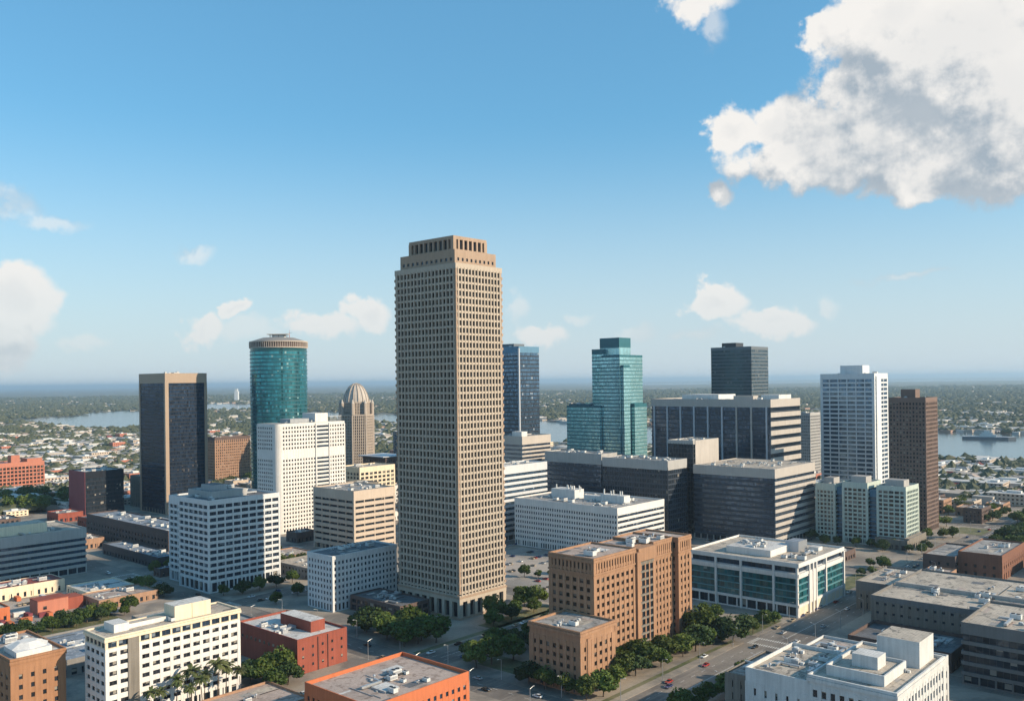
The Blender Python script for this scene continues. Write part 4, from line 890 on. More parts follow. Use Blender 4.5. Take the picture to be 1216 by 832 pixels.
for nm_, lb_, a_, b_, w_, d_, h_, wl_, rf_ in (('market_hall', 'low hall with a pinkish flat roof in the yard below the striped office', 224, 530, 36, 26, 6, 'brick_tan', 'roof_pink'), ('storage_hall', 'low pale-roofed hall next to the pinkish-roofed one in the yard', 230, 562, 30, 30, 5, 'cream', 'roof_white'),
        ('workshop_building', 'small red-roofed workshop at the yard corner', 152, 572, 24, 18, 5, 'brick_pink', 'roof_red'), ('corner_building', 'low dark-roofed building across the street from the blocky white office', 290, 592-4, 42, 9, 6, 'dark_brick', 'roof_blue'),
        ('garage_building', 'flat grey-roofed garage between the beige block and the blocky white office', 350, 500, 44, 40, 8, 'conc_dark', 'roof_tan'), ('small_garage_building', 'smaller brown-roofed garage behind the flat grey-roofed one', 352, 552, 40, 28, 7, 'brick_tan', 'roof_pink')):
    P = Bld(nm_, lb_, 'building', *ab(a_, b_)); P.mass(0, 0, w_, d_, 0, h_, wl_, 'win', nR=max(2, int(w_/4)), nL=max(2, int(d_/4)), fh=3.2, sp=1.6, pw=2, lob=3.3 if h_ < 7 else 3.1, top=.6, par=.7, roof=rf_); P.clutter(2, 2, w_-6, d_-4, h_-.7, 8); P.done()
P = Bld('orange_shop_building', 'low orange shop building behind the row of trees at the left edge', 'shop', *ab(140, 548)); P.mass(0, 0, 42, 16, 0, 8, 'brick_orange', 'win', nR=12, nL=4, fh=3.4, sp=1.6, pw=1.8, lob=3.2, top=.8, roof='roof_tan'); P.clutter(2, 2, 34, 10, 7, 5); P.done()
P = Bld('low_blue_roofed_building', 'low building with a dark blue grey roof and white skylight beside the off-white slab', 'building', *ab(158, 420)); P.mass(0, 0, 44, 50, 0, 8, 'conc_dark', 'win_dark', nR=9, nL=10, fh=3.4, sp=1.6, pw=2, lob=3.6, top=.6, roof='roof_blue'); P.part('skylight', 16, 24, 22, 30, 7.05, 7.8, 'unit_white', 'roof_white'); P.clutter(3, 3, 36, 40, 7.05, 10); P.done()
P = Bld('long_flat_building', 'flat grey building with a ramp-like parapet behind the off-white slab', 'building', *ab(214, 410)); P.mass(0, 0, 40, 56, 0, 10, 'conc_dark', 'win_dark', nR=9, nL=10, fh=3.4, sp=1.6, pw=2, lob=5, top=.6, roof='roof_grey'); P.clutter(3, 3, 30, 44, 9.05, 12); P.done()
P = Bld('brown_terrace_building', 'brown flat-roofed building beside the palms at the bottom edge', 'building', *ab(150, 300)); P.mass(0, 0, 60, 30, 0, 6, 'brick_tan', 'win', nR=12, nL=6, fh=3.4, sp=1.6, pw=2, lob=3.6, top=.6, roof='roof_pink'); P.clutter(3, 3, 50, 20, 5.05, 9); P.done()

# --- low buildings that fill the remaining blocks
def footpoly(f):
    X, Y, yaw, x0, y0, A, B, z = f; c, s_ = cos(yaw), sin(yaw)
    return [(X+x*c-y*s_, Y+x*s_+y*c) for x, y in ((x0, y0), (x0+A, y0), (x0+A, y0+B), (x0, y0+B))]
def abbox(f):
    pts = [(x*RX+y*RY, -x*RY+y*RX) for x, y in footpoly(f)]
    return min(p[0] for p in pts), max(p[0] for p in pts), min(p[1] for p in pts), max(p[1] for p in pts)
OCC = [abbox(f) for f in FOOT]
def free(a0, a1, b0, b1, m=4): return not any(a0 < q[1]+m and a1 > q[0]-m and b0 < q[3]+m and b1 > q[2]-m for q in OCC)
def invew(x, y, z=0, mg=40):
    if y < 50: return False
    px = 608+FPX*x/y; py = 452.5+FPX*(HC-z)/y
    return -mg < px < 1216+mg and py < 832+mg*2
fill = [('conc_dark', 'roof_grey', 'grey'), ('brick_tan', 'roof_pink', 'tan brick'), ('beige', 'roof_tan', 'beige'), ('brick_red', 'roof_grey', 'red brick'), ('white_concrete', 'roof_white', 'white'), ('dark_brick', 'roof_dark', 'dark')]
rr = random.Random(21); nfill = 0
for a0, a1 in acuts[1:]:
    for b0, b1 in bcuts[1:]:
        a = a0+6
        while a < a1-18:
            da = rr.uniform(20, 38); b = b0+5
            if a+da > a1-3: da = a1-3-a
            while b < b1-16:
                db = rr.uniform(18, 36)
                if b+db > b1-3: db = b1-3-b
                x, y = ab(a+da/2, b+db/2)
                lots = (419 <= a < 465 and 205 < b < 300) or (a < 405 and 205 < b < 345) or (419 <= a < 530 and 320 < b < 474) or (530 < a < 600 and 205 < b < 380) or (a < 345 and 320 < b < 420) or (615 < a < 735 and 205 < b < 330) or (740 < a < 842 and 120 < b < 260)
                if da > 10 and db > 10 and free(a, a+da, b, b+db) and invew(x, y) and not lots and rr.random() < .8:
                    q = rr.choice(fill); h = rr.uniform(6, 14) if y < 900 else rr.uniform(7, 22)
                    X, Y_ = ab(a, b); P = Bld('low_commercial_building', 'low flat-roofed %s building filling a downtown block' % q[2], 'building', X, Y_, group='low %s buildings of the downtown blocks' % q[2])
                    P.mass(0, 0, da-3, db-3, 0, h, q[0], 'win', nR=max(2, int(da/4.5)), nL=max(2, int(db/4.5)), fh=3.5, sp=1.7, pw=1.8, lob=3.8, top=.8, roof=q[1], ins=.35)
                    P.clutter(1, 1, da-6, db-6, h-1, 4); P.done(cap=40); nfill += 1
                    OCC.append((a, a+da, b, b+db))
                b += db+rr.uniform(1, 8)
            a += da+rr.uniform(2, 8)

# ------------------------------------------------------------------ trees
def tree_proto(seed, h=10., r=5.0, n=1500, leaf='leaf', ls=.55):
    rr = np.random.RandomState(seed); mb = MB()
    mb.tube((0, 0, 0), (.1, 0, h*.32), .32, .2, 7, 'bark')
    for k in range(5):
        a = k*1.26+rr.rand(); mb.tube((.1, 0, h*.26), (cos(a)*r*.55, sin(a)*r*.55, h*(.55+.2*rr.rand())), .16, .05, 5, 'bark')
    trunk = mb.mesh('trunk')
    lobes = [(0, 0, h*.60, r*.66, h*.34)]
    for k in range(8):
        a = k*.785+rr.rand()*.6; q = r*(.42+.25*rr.rand()); lobes.append((cos(a)*q, sin(a)*q, h*(.34+.36*rr.rand()), r*(.34+.16*rr.rand()), h*(.16+.08*rr.rand())))
    mb = MB()
    for i in range(n):
        L = lobes[rr.randint(len(lobes))]; d = rr.randn(3); d /= np.linalg.norm(d); q = .55+.5*rr.rand()**.6
        if d[2] < -.3: q *= .75
        c = np.array([L[0]+d[0]*L[3]*q, L[1]+d[1]*L[3]*q, L[2]+d[2]*L[4]*q])
        nrm = d*.8+rr.randn(3)*.55; nrm /= np.linalg.norm(nrm); u = np.cross(nrm, [.3, .2, .9]); u /= np.linalg.norm(u)+1e-6; v = np.cross(nrm, u); sz = ls*(.6+.8*rr.rand())
        an = rr.rand()*6.28; u, v = u*cos(an)+v*sin(an), v*cos(an)-u*sin(an)
        mb.face([tuple(c+u*sz), tuple(c+v*sz*.7), tuple(c-u*sz*.9), tuple(c-v*sz*.75)], leaf)
    return trunk, mb.mesh('crown')
TP = [tree_proto(s, 10+s % 3, 4.6+.3*(s % 4), 1900, ('leaf_dark', 'leaf', 'leaf_olive')[s % 3]) for s in range(1, 7)]
TPF = []
for s in range(3):
    t_, c_ = tree_proto(20+s, 10, 5, 260, 'leaf_far', 1.2); TPF.append((t_, c_))
TREES = []
def tree(x, y, h=11, label='', group='', far=False, name='tree', spread=1.0):
    s = rng.choice(TPF if far else TP); k = h/10.5; root = empty(name, x, y, .1, rng.random()*6.28, label, 'tree', group)
    inst(s[0], 'trunk', (0, 0, 0), 0, (k, k, k), root); inst(s[1], 'crown', (0, 0, 0), 0, (k*spread, k*spread, k), root); TREES.append((x, y)); return root
def row(pts, h, label, group, jit=1., spread=1.0):
    for a, b in pts: tree(*ab(a+rng.uniform(-jit, jit), b+rng.uniform(-jit, jit)), 1.02*h*rng.uniform(.7, 1.2), label, group, spread=spread*1.12)
row([(294, 352), (295, 343), (300, 335), (307, 329), (314, 346), (306, 347), (300, 362), (297, 372), (312, 357), (291.5, 336), (305, 338)], 12.5, 'full green tree in the clump at the near foot of the tallest tower', 'trees at the foot of the tallest tower', 1, 1.15)
row([(347, 327), (354, 333), (362, 328), (372, 334), (383, 329), (392, 335), (400, 326), (388, 342), (396, 350)], 11.5, 'green tree along the sunny side of the tallest tower', 'trees along the sunny side of the tallest tower', 1.5)
row([(296, 296), (306, 293), (316, 295), (326, 292), (337, 294), (300, 284), (311, 280), (292, 286), (346, 290), (357, 294), (368, 289), (330, 282)], 11, 'dark shaded tree behind the low wing of the brown brick building', 'shaded trees behind the brown brick building')
row([(291, 254), (290.5, 243), (291, 233), (299, 219), (309, 220), (290.5, 222)], 10, 'dark tree by the corner of the low brick wing', 'trees round the low brick wing', .6)
row([(320, 226), (329, 223), (338, 226), (347, 222), (356, 225), (366, 222), (345, 229), (335, 231), (361, 230)], 12, 'bushy street tree between the avenue and the brown brick front', 'street trees before the brown brick front', .8, 1.15)
row([(378, 222), (388, 222), (398, 220), (404, 226), (404, 240), (403, 252), (397, 232), (391, 229), (403, 214.5), (404, 264), (398, 262)], 13, 'tall green tree at the far end of the brown brick building', 'trees at the far end of the brown brick building', 1, 1.1)
row([(424, 215), (431, 222), (438, 215), (447, 214), (430, 240), (436, 250)], 9, 'green tree at the shaded forecourt of the white and teal office', 'trees by the white and teal office')
row([(217, 344), (223, 334), (224, 351), (217, 357), (226, 343), (213, 330), (211, 346)], 11, 'sunlit green tree beside the windowless red brick block', 'trees beside the red brick block')
row([(291+k_*9, 179+(k_ % 2)*3) for k_ in range(8)], 9, 'small street tree on the near side of the avenue', 'street trees on the near side of the avenue')
row([(130+k_*6.5, 503+(k_*5 % 9)) for k_ in range(17)]+[(134+k_*9, 512+(k_*7 % 6)) for k_ in range(11)], 8.5, 'green tree in the strip behind the warm brick building', 'tree strip on the left edge', 1)
row([(290, 506), (300, 500), (312, 498), (325, 500), (338, 502), (320, 470), (332, 466), (300, 462), (348, 470)], 9, 'shaded tree in the dark gap left of the bluish white building', 'shaded trees near the bluish white building')
row([(455, 374), (462, 366), (470, 378), (478, 370), (452, 384), (447, 392)], 7.5, 'small green tree in the car park behind the tallest tower', 'car park trees')
row([(606+12, 214), (620, 226), (626, 218), (594, 216), (590, 221)], 8, 'green street tree at the crossing beyond the white and teal office', 'trees at the far crossing')
row([(692, 222), (699, 236), (694, 250), (690, 262), (688, 275), (692, 288), (697, 300), (684, 240), (682, 282), (690, 212), (710, 216)], 9, 'dark tree below the pale green apartments', 'trees below the pale green apartments')
row([(754+k_*8, 176-(k_ % 3)*5) for k_ in range(10)]+[(754+k_*8, 150+(k_ % 3)*6) for k_ in range(9)]+[(757+k_*9, 164) for k_ in range(8)], 13, 'large green tree in the round clump beyond the brick warehouse', 'park trees on the right', 2, 1.25)
row([(823, 243), (815, 250), (830, 236), (764, 219), (757, 228), (775, 216), (640, 172), (633, 178), (650, 168)], 11, 'green tree near the foot of the slim brown tower', 'trees near the slim brown tower')
row([(870+k_*9, 215+(k_ % 2)*8) for k_ in range(10)]+[(900+k_*11, 250+(k_ % 3)*8) for k_ in range(9)]+[(880+k_*10, 190) for k_ in range(5)], 10, 'yellowish green tree in the far clump beyond the slim brown tower', 'far clump of trees on the right', 3, 1.2)
row([(343+k_*9, 1020-(k_ % 3)*12) for k_ in range(7)]+[(340+k_*10, 1045+(k_ % 2)*9) for k_ in range(8)]+[(340+k_*10, 1100+(k_ % 2)*9) for k_ in range(8)], 15, 'green tree before the salmon red brick office', 'trees before the red brick office', 2, 1.2)
row([(600+k_*11, 1030+(k_ % 3)*10) for k_ in range(8)]+[(625+k_*12, 1010) for k_ in range(4)], 16, 'dark green tree before the brown brick block near the round tower', 'trees near the round tower', 2, 1.3)
row([(292+k_*11, 599.5) for k_ in range(10)]+[(264.5, 532+k_*9) for k_ in range(6)]+[(350+k_*9, 545.5) for k_ in range(5)], 9, 'street tree round the blocky white office in the shade', 'street trees round the shaded white office')
# palms
def palm_proto(seed):
    rr = random.Random(seed); mb = MB(); px = 0
    for k in range(6): mb.tube((px, 0, k*2), (px+.12, 0, k*2+2), .28-.02*k, .26-.02*k, 7, 'bark'); px += .12
    tr = mb.mesh('trunk'); mb = MB()
    for k in range(34):
        a = k*2.4; el_ = rr.uniform(-.5, 1.1); L = rr.uniform(2.6, 3.6); p = Vector((px, 0, 12)); d = Vector((cos(a)*cos(el_), sin(a)*cos(el_), sin(el_)))
        for j in range(6):
            q = p+d*L/6; side = d.cross(Vector((0, 0, 1))).normalized()*(.42*sin((j+1)/6.8*pi)+.08); dr = Vector((0, 0, -.16))
            mb.face([tuple(p), tuple(q), tuple(q+side+dr), tuple(p+side+dr)], 'leaf_palm'); mb.face([tuple(p), tuple(p-side+dr), tuple(q-side+dr), tuple(q)], 'leaf_palm'); p = q; d = (d+Vector((0, 0, -.24))).normalized()
    return tr, mb.mesh('crown')
PP = [palm_proto(s) for s in (1, 2)]
for i_, (a, b, h) in enumerate(((171, 335, 16), (177, 333.5, 18), (183, 335, 15), (188, 333, 19), (193, 335, 16.5), (198, 332, 14), (165, 334, 13), (180, 330, 15), (174, 329, 13), (160, 333, 14))):
    root = empty('palm_tree', *ab(a, b), .1, rng.random()*6, 'feathery palm in the row before the off-white slab', 'palm', 'palms before the off-white slab'); s = PP[i_ % 2]; k = h*.82/13
    inst(s[0], 'trunk', (0, 0, 0), 0, (k, k, k), root); inst(s[1], 'crown', (0, 0, 0), 0, (k*1.25,)*3, root)

# ------------------------------------------------------------------ cars and street lamps
def car_mesh(col):
    mb = MB(); pr = [(-2.2, .35), (-2.25, .75), (-2.1, .95), (-1.2, 1.0), (1.0, .95), (2.05, .8), (2.25, .6), (2.2, .35)]
    n = len(pr)
    for w0, w1 in ((-.88, .88),):
        i = len(mb.v); k = mb.mi(col)
        mb.v += [(x, w0 if z < .9 else w0+.06, z) for x, z in pr]+[(x, w1 if z < .9 else w1-.06, z) for x, z in pr]
        mb.f.append(tuple(i+j for j in range(n))); mb.f.append(tuple(i+n+j for j in reversed(range(n)))); mb.m += [k, k]; mb.uv += [None, None]
        for j in range(n): q = (j+1) % n; mb.f.append((i+j, i+n+j, i+n+q, i+q)); mb.m.append(k); mb.uv.append(None)
    mb.box(-1.25, .25, -.62, .62, 1.36, 1.44, col)
    body = mb.mesh('body')
    mb = MB(); i = len(mb.v); k = mb.mi('car_glass')
    mb.v += [(-1.75, -.78, .97), (.95, -.78, .97), (.95, .78, .97), (-1.75, .78, .97), (-1.25, -.62, 1.37), (.25, -.62, 1.37), (.25, .62, 1.37), (-1.25, .62, 1.37)]
    for q in ((0, 1, 5, 4), (1, 2, 6, 5), (2, 3, 7, 6), (3, 0, 4, 7), (4, 5, 6, 7)): mb.f.append(tuple(i+j for j in q)); mb.m.append(k); mb.uv.append(None)
    return body, mb.mesh('windows')
CM = {c: car_mesh(c) for c in ('car_white', 'car_blue', 'car_red', 'car_black', 'car_silver', 'car_tan')}
mb = MB(); mb.tube((0, -.11, 0), (0, .11, 0), .33, .33, 12, 'tyre'); mb.tube((0, -.13, 0), (0, .13, 0), .19, .19, 8, 'rim'); WHEEL = mb.mesh('wheel')
mb = MB(); mb.box(2.1, 2.24, -.2, .2, .62, .76, 'headlight'); HL = mb.mesh('headlight')
CN = {'car_white': 'white', 'car_blue': 'dark blue', 'car_red': 'red', 'car_black': 'black', 'car_silver': 'silver', 'car_tan': 'tan'}
def car(a, b, col, dirn, where, grp=None, parts=True, z=.03):
    x, y = ab(a, b); root = empty('parked_car' if 'parked' in where else 'car', x, y, z, YAW+dirn, CN[col]+' car '+where, 'car', grp)
    inst(CM[col][0], 'body', parent=root); inst(CM[col][1], 'window', parent=root)
    if parts:
        for wx in (-1.4, 1.4):
            for wy in (-.8, .8): inst(WHEEL, 'wheel', (wx, wy, .33), parent=root)
        for wy in (-.6, .6): inst(HL, 'headlight', (0, wy, 0), parent=root)
for a, b, c, w_ in ((326, 204.5, 'car_blue', 'on the avenue below the brown brick front'), (361, 206.5, 'car_red', 'on the avenue opposite the brown brick front'), (331, 207.5, 'car_red', 'stopped just ahead of the dark blue one at the kerb'),
                    (372, 213.5, 'car_white', 'half hidden under the trees beside the brown brick building'), (401, 202, 'car_black', 'on the avenue past the brown brick building'), (457, 191, 'car_silver', 'in front of the white and teal office'),
                    (380, 188, 'car_tan', 'near the white ornate building'), (422, 190, 'car_white', 'before the low dark annex'), (352, 193, 'car_black', 'in the near lane beside the small street trees'), (500, 195, 'car_white', 'passing the far side of the white and teal office')):
    car(a, b, c, 0 if b < 198 else pi, w_)
for i_, (a, b, c) in enumerate(((278+3, 240, 'car_white'), (273, 262, 'car_black'), (281, 275, 'car_silver'), (273, 330, 'car_tan'), (281, 352, 'car_black'), (274, 386, 'car_white'), (281, 405, 'car_red'), (272, 440, 'car_silver'), (281, 520, 'car_black'), (273, 545, 'car_white'), (281, 570, 'car_silver'), (273, 630, 'car_white'), (281, 690, 'car_black'), (273, 735, 'car_silver'))):
    car(a, b, c, pi/2 if a > 277 else -pi/2, 'on the shaded cross street', CN[c]+' cars on the shaded cross street')
rc = random.Random(9)
for (a0, a1, bs) in ((153, 258, (529, 546, 580)), (428, 524, (343, 360, 377, 411, 445, 428)), (622, 698, (328, 345, 362))):
    for b in bs:
        a = a0+1.3
        while a < a1:
            if rc.random() < .34 and free(a-1, a+1, b-2, b+2, 1) and not any((ab(a, b)[0]-x)**2+(ab(a, b)[1]-y)**2 < 25 for x, y in TREES):
                c = rc.choice(list(CM)); car(a, b, c, pi/2, 'parked in a row of a car park', CN[c]+' cars parked in rows', False, .17)
            a += 2.7
for i_ in range(26):
    a = rc.uniform(430, 840); b = rc.choice((190, 194, 202, 206)); c = rc.choice(list(CM))
    if any(abs(a-q) < 9 for q in (457, 500)): continue
    car(a, b, c, 0, 'on the far part of the avenue', CN[c]+' cars on the far part of the avenue', False)
for (b_, a0, a1, dr) in ((301.6, 62, 405, 0), (318.4, 62, 600, pi), (475.6, 290, 600, 0), (488.4, 62, 600, pi), (603.6, 62, 600, 0), (208.5, 425, 595, pi)):
    a = a0+8
    while a < a1-8:
        if rc.random() < .42 and all(abs(a-(q0+q1)/2) > 15 for q0, q1 in AR):
            c = rc.choice(list(CM)); x, y = ab(a, b_)
            if invew(x, y): car(a, b_, c, dr, 'parked along the kerb of a side street', CN[c]+' cars parked along the kerbs', False)
        a += 6.2
mb = MB(); mb.frus(0, 0, .16, .08, 0, 9, 7, 'metal_light'); mb.tube((0, 0, 8.9), (2.0, 0, 9.5), .07, .05, 5, 'metal_light'); POLE = mb.mesh('pole')
mb = MB(); mb.box(1.7, 2.6, -.16, .16, 9.42, 9.56, 'lamp_head'); LH = mb.mesh('lamp_head')
lp = []
for a in range(300, 840, 32):
    for b, rz in ((211.2, -pi/2), (183, pi/2)):
        if all(abs(a-(q0+q1)/2) > 12 for q0, q1 in AR): lp.append((a, b, rz, 'avenue'))
for b in range(232, 470, 34):
    for a, rz in ((287, pi), (267, 0)): lp.append((a, b, rz, 'shaded cross street'))
for i_, (a, b, rz, w_) in enumerate(lp):
    root = empty('street_lamp', *ab(a, b), .13, YAW+rz, 'thin grey street lamp at the kerb of the '+w_, 'street lamp', 'street lamps along the '+w_)
    inst(POLE, 'pole', parent=root); inst(LH, 'lamp_head', parent=root)

# site containers and stacked decking in the building yard
def cont(col):
    mb = MB(); mb.box(-3, 3, -1.2, 1.2, .1, 2.6, col)
    for k in range(14): x = -2.85+k*.43; mb.box(x, x+.16, -1.27, 1.27, .2, 2.5, col)
    bd = mb.mesh('body'); mb = MB(); mb.box(3, 3.07, -1.1, -.04, .25, 2.5, col); mb.box(3, 3.07, .04, 1.1, .25, 2.5, col); mb.box(3.07, 3.12, -.3, -.24, .3, 2.4, 'metal_light'); mb.box(3.07, 3.12, .24, .3, .3, 2.4, 'metal_light')
    return bd, mb.mesh('door')
CT = [(cont(c), n) for c, n in (('maroon', 'dark red'), ('unit_white', 'white'), ('blue_slab', 'blue'), ('brick_orange', 'rust orange'))]
ry = random.Random(4)
for i_ in range(42):
    a, b = 152+ry.random()*108, 527+ry.random()*68
    if not free(a-2, a+2, b-2, b+2, 2): continue
    (bd, dr), n_ = ry.choice(CT); root = empty('site_container', *ab(a, b), .17, YAW+ry.choice((0, pi/2))+ry.uniform(-.1, .1), n_+' metal container standing in the building yard', 'container', n_+' containers in the building yard')
    inst(bd, 'body', parent=root); inst(dr, 'door', parent=root)
# ------------------------------------------------------------------ ship on the river
S = empty('river_ship', 980, 1822, .3, R(-29), 'grey ship with a high deckhouse lying on the river', 'ship')
hull = [(-48, -7), (36, -8), (50, 0), (36, 8), (-48, 7)]
mb = MB(); mb.prism(hull, 0, 5, 'slate'); mb.prism([(x*.97, y*.9) for x, y in hull], 5, 5.6, 'steel'); mb.build('hull', S)
mb = MB(); mb.box(-16, 14, -6, 6, 5.6, 10, 'unit_white'); mb.box(-12, 8, -5, 5, 10, 14, 'unit_white'); mb.box(-8, 3, -4, 4, 14, 18, 'unit_white'); mb.frus(5, 0, 2, 1.6, 14, 20, 10, 'unit_grey'); mb.build('deckhouse', S)
mb = MB(); mb.tube((-2, 0, 18), (-2, 0, 25), .5, .2, 6, 'metal_light'); mb.build('mast', S)
mb = MB(); mb.tube((-40, 0, 5.5), (-40, 0, 14), .7, .4, 6, 'metal_light'); mb.tube((-40, 0, 8), (-22, 0, 12), .4, .3, 6, 'metal_light'); mb.build('crane', S)
P = Bld('white_monument_tower', 'tiny white tower far off near the horizon', 'tower', -2150, 6900, 0); P.w.box(-14, 14, -14, 14, 0, 82, 'cool_white'); P.w.box(-9, 9, -9, 9, 82, 100, 'cool_white'); P.done()

# ------------------------------------------------------------------ outskirts: houses and trees as things, the rest as masses
def house_mesh(w, d, h, wall, roof, pitched):
    mb = MB(); mb.box(-w/2, w/2, -d/2, d/2, 0, h, wall, roof)
    if pitched:
        i = len(mb.v); k = mb.mi(roof); rh = d*.28
        mb.v += [(-w/2-.6, -d/2-.6, h+.02), (w/2+.6, -d/2-.6, h+.02), (w/2+.6, d/2+.6, h+.02), (-w/2-.6, d/2+.6, h+.02), (-w/2+d*.3, 0, h+rh), (w/2-d*.3, 0, h+rh)]
        for q in ((0, 1, 5, 4), (2, 3, 4, 5), (1, 2, 5), (3, 0, 4), (3, 2, 1, 0)): mb.f.append(tuple(i+j for j in q)); mb.m.append(k); mb.uv.append(None)
    else:
        mb.box(-w*.2, w*.1, -d*.2, d*.1, h, h+2, 'unit_white'); mb.box(w*.2, w*.3, -d*.3, -d*.1, h, h+1.3, 'unit_grey')
    # dark window strips, a little proud
    z = 1.2
    while z < h-1.2:
        for s_ in (-1, 1):
            for j in range(int(w/4)):
                x = -w/2+2+j*4; mb.box(x, x+2.0, s_*d/2-.03, s_*d/2+.03, z, z+1.4, 'glass_core')
            for j in range(int(d/4)):
                y = -d/2+2+j*4; mb.box(s_*w/2-.03, s_*w/2+.03, y, y+2.0, z, z+1.4, 'glass_core')
        z += 3.3
    return mb.mesh('low_house')
HP = [(house_mesh(22, 14, 7, 'cream', 'roof_white', 0), 'cream walled white roofed'), (house_mesh(30, 18, 8, 'white_concrete', 'roof_tan', 0), 'white walled tan roofed'), (house_mesh(16, 11, 6, 'brick_tan', 'roof_pink', 1), 'tan pitched roof'),
      (house_mesh(18, 12, 6, 'cool_white', 'roof_grey', 1), 'white grey roofed'), (house_mesh(44, 24, 10, 'beige', 'roof_white', 0), 'long beige white roofed'), (house_mesh(26, 20, 12, 'brick_pink', 'roof_pink', 0), 'pinkish brick'), (house_mesh(60, 30, 9, 'band_tan', 'roof_white', 0), 'long pale warehouse-like'),
      (house_mesh(14, 10, 5, 'cream', 'roof_red', 1), 'small red roofed')]
rf = random.Random(77); nh = 0; cand = []
def water(x, y, m=0): return inpoly(x, y, RIVW) or inpoly(x, y, LAKW)
for _ in range(9000):
    y = 880+rf.random()**1.3*1500; x = rf.uniform(-.64, .64)*y
    a, b = x*RX+y*RY, -x*RY+y*RX
    a, b = round(a/26)*26+rf.uniform(-3, 3), round(b/38)*38+rf.uniform(-5, 5); x, y = ab(a, b)
    if y < 850 or (a < 1000 and b < 990 and b > -195): continue
    if any(abs(a-c[0]) < 18 and abs(b-c[1]) < 24 for c in cand): continue
    if water(x, y) or water(x+15, y-20) or water(x-15, y+20): continue
    if not invew(x, y, 0, 10): continue
    if abs(x/y) < .33 and rf.random() < .88: continue      # hidden behind downtown
    cand.append((a, b, x, y))
    if len(cand) >= 280: break
CELLS = set()
for a, b, x, y in cand:
    me, lb = rf.choice(HP) if rf.random() < .8 else HP[4]
    o = inst(me, 'low_house', (x, y, 0), YAW+rf.choice((0, pi/2))+rf.uniform(-.04, .04), (rf.uniform(.8, 1.15), rf.uniform(.8, 1.15), rf.uniform(.8, 1.3)))
    tag(o, lb+' building in the outskirts beyond downtown', 'building', lb+' buildings of the outskirts'); nh += 1
# individual trees of the nearer outskirts
ctree = []
for s in range(3):
    _, c_ = tree_proto(40+s, 9, 5.5, 170, 'leaf_far', 1.5)
    ctree.append(c_)
k_ = 0
while k_ < 230:
    y = 860+rf.random()**1.2*620; x = rf.uniform(-.62, .62)*y; a, b = x*RX+y*RY, -x*RY+y*RX
    if (a < 1000 and b < 990 and b > -195) or water(x, y) or (abs(x/y) < .3): continue
    if any(abs(a-c[0]) < 12 and abs(b-c[1]) < 12 for c in cand): continue
    h = rf.uniform(9, 15); o = inst(rf.choice(ctree), 'broadleaf_tree', (x, y, -h*.2), rf.random()*6, (h/9*1.2, h/9*1.2, h/9))
    tag(o, 'round green tree among the low houses of the outskirts', 'tree', 'trees of the outskirts'); k_ += 1
# masses
rs = np.random.RandomState(3)
def vnoise(x, y, s, seed):
    r_ = np.random.RandomState(seed); g_ = r_.rand(256, 256); fx, fy = x/s, y/s; ix, iy = int(floor(fx)), int(floor(fy)); tx, ty = fx-ix, fy-iy
    return 0
GR = np.random.RandomState(5).rand(512, 512)
def vn(x, y, s):
    fx, fy = x/s+100, y/s+100; ix, iy = int(fx), int(fy); tx, ty = fx-ix, fy-iy; tx = tx*tx*(3-2*tx); ty = ty*ty*(3-2*ty)
    g = lambda i, j: GR[i % 512, j % 512]
    return (g(ix, iy)*(1-tx)+g(ix+1, iy)*tx)*(1-ty)+(g(ix, iy+1)*(1-tx)+g(ix+1, iy+1)*tx)*ty
wood = MB(); hous = MB(); nW = nH = 0
ico = [(0, 0, 1)]+[(cos(k*1.2566)*.9, sin(k*1.2566)*.9, .45) for k in range(5)]+[(cos(k*1.2566+.6)*1, sin(k*1.2566+.6)*1, -.1) for k in range(5)]
icf = [(0, 1+k, 1+(k+1) % 5) for k in range(5)]+[(1+k, 6+k, 1+(k+1) % 5) for k in range(5)]+[(1+(k+1) % 5, 6+k, 6+(k+1) % 5) for k in range(5)]
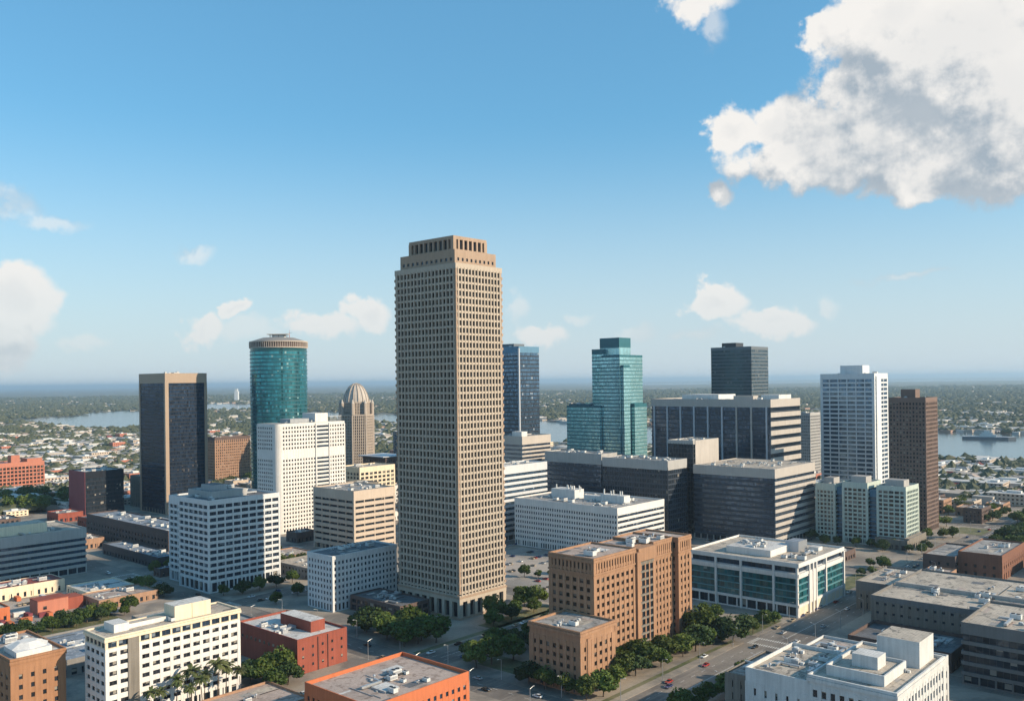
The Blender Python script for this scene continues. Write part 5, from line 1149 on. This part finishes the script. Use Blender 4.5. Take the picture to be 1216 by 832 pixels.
for _ in range(60000):
    y = 900*math.exp(rf.random()*2.5)
    x = rf.uniform(-.66, .66)*y; a, b = x*RX+y*RY, -x*RY+y*RX
    if (a < 1005 and b < 995 and b > -200): continue
    d = .5*vn(x, y*.5, 260)+.5*vn(x+999, y*.6, 90)
    edge = .0
    if abs(x/y) < .06 and y < 2400: continue
    if water(x, y): continue
    urban = d > (.44 if y < 3200 else .56)
    if any(abs(a-c[0]) < 16 and abs(b-c[1]) < 16 for c in cand) if y < 2400 else False: continue
    if urban:
        if nH < 9000 and rf.random() < (.42 if y < 2400 else .2):
            bigb = 1.9 if rf.random() < .12 else 1
            w, dd, h = bigb*rf.uniform(8, 26)*(1+y/4200), bigb*rf.uniform(8, 20)*(1+y/4200), rf.uniform(4, 9); c, s_ = cos(YAW), sin(YAW)
            i = len(hous.v)
            for z in (0, h):
                for u_, v_ in ((-w/2, -dd/2), (w/2, -dd/2), (w/2, dd/2), (-w/2, dd/2)): hous.v.append((x+u_*c-v_*s_, y+u_*s_+v_*c, z))
            for q in ((0, 1, 5, 4), (1, 2, 6, 5), (2, 3, 7, 6), (3, 0, 4, 7), (4, 5, 6, 7)): hous.f.append(tuple(i+j for j in q)); hous.m.append(0); hous.uv.append(None)
            nH += 1
        elif rf.random() < .5: continue
    if not urban or rf.random() < .5:
        s_ = rf.uniform(4, 8)*(1+y/4000); hz = rf.uniform(5, 9)*(1+y/12000); i = len(wood.v); ph = rf.random()*6; c, q_ = cos(ph), sin(ph)
        for vx, vy, vz in ico:
            k1 = rf.uniform(.75, 1.2); wood.v.append((x+(vx*c-vy*q_)*s_*k1, y+(vx*q_+vy*c)*s_*k1, 2+(vz+.25)*hz*k1))
        for f in icf: wood.f.append(tuple(i+j for j in f)); wood.m.append(0); wood.uv.append(None)
        nW += 1
wood.mi('leaf_far'); hous.mi('far_houses')
tag(wood.build('woodland'), 'green woodland spread through the suburbs out to the horizon', 'woodland', kind='stuff')
tag(hous.build('distant_houses'), 'pale distant houses scattered beyond downtown and across the river', 'houses', kind='stuff')

# ------------------------------------------------------------------ haze
mb = MB(); mb.box(-E_-500, E_+500, -3500, E_+500, -1.5, 226, 'glass_core')
hz = mb.build('haze'); tag(hz, 'thin bluish haze over the whole land', 'haze', kind='stuff')
hm = bpy.data.materials.new('haze'); hm.use_nodes = True; ht = hm.node_tree; ht.nodes.clear(); ho = nd(ht, 'ShaderNodeOutputMaterial'); pv = nd(ht, 'ShaderNodeVolumePrincipled')
pv.inputs['Color'].default_value = (.60, .82, 1.0, 1); pv.inputs['Density'].default_value = .00005; pv.inputs['Anisotropy'].default_value = .2
ht.links.new(pv.outputs[0], ho.inputs['Volume']); hz.data.materials.clear(); hz.data.materials.append(hm)
print('windows', NWIN[0], 'fill', nfill, 'houses', nh, 'wood', nW, nH, 'objs', len(scn.objects))
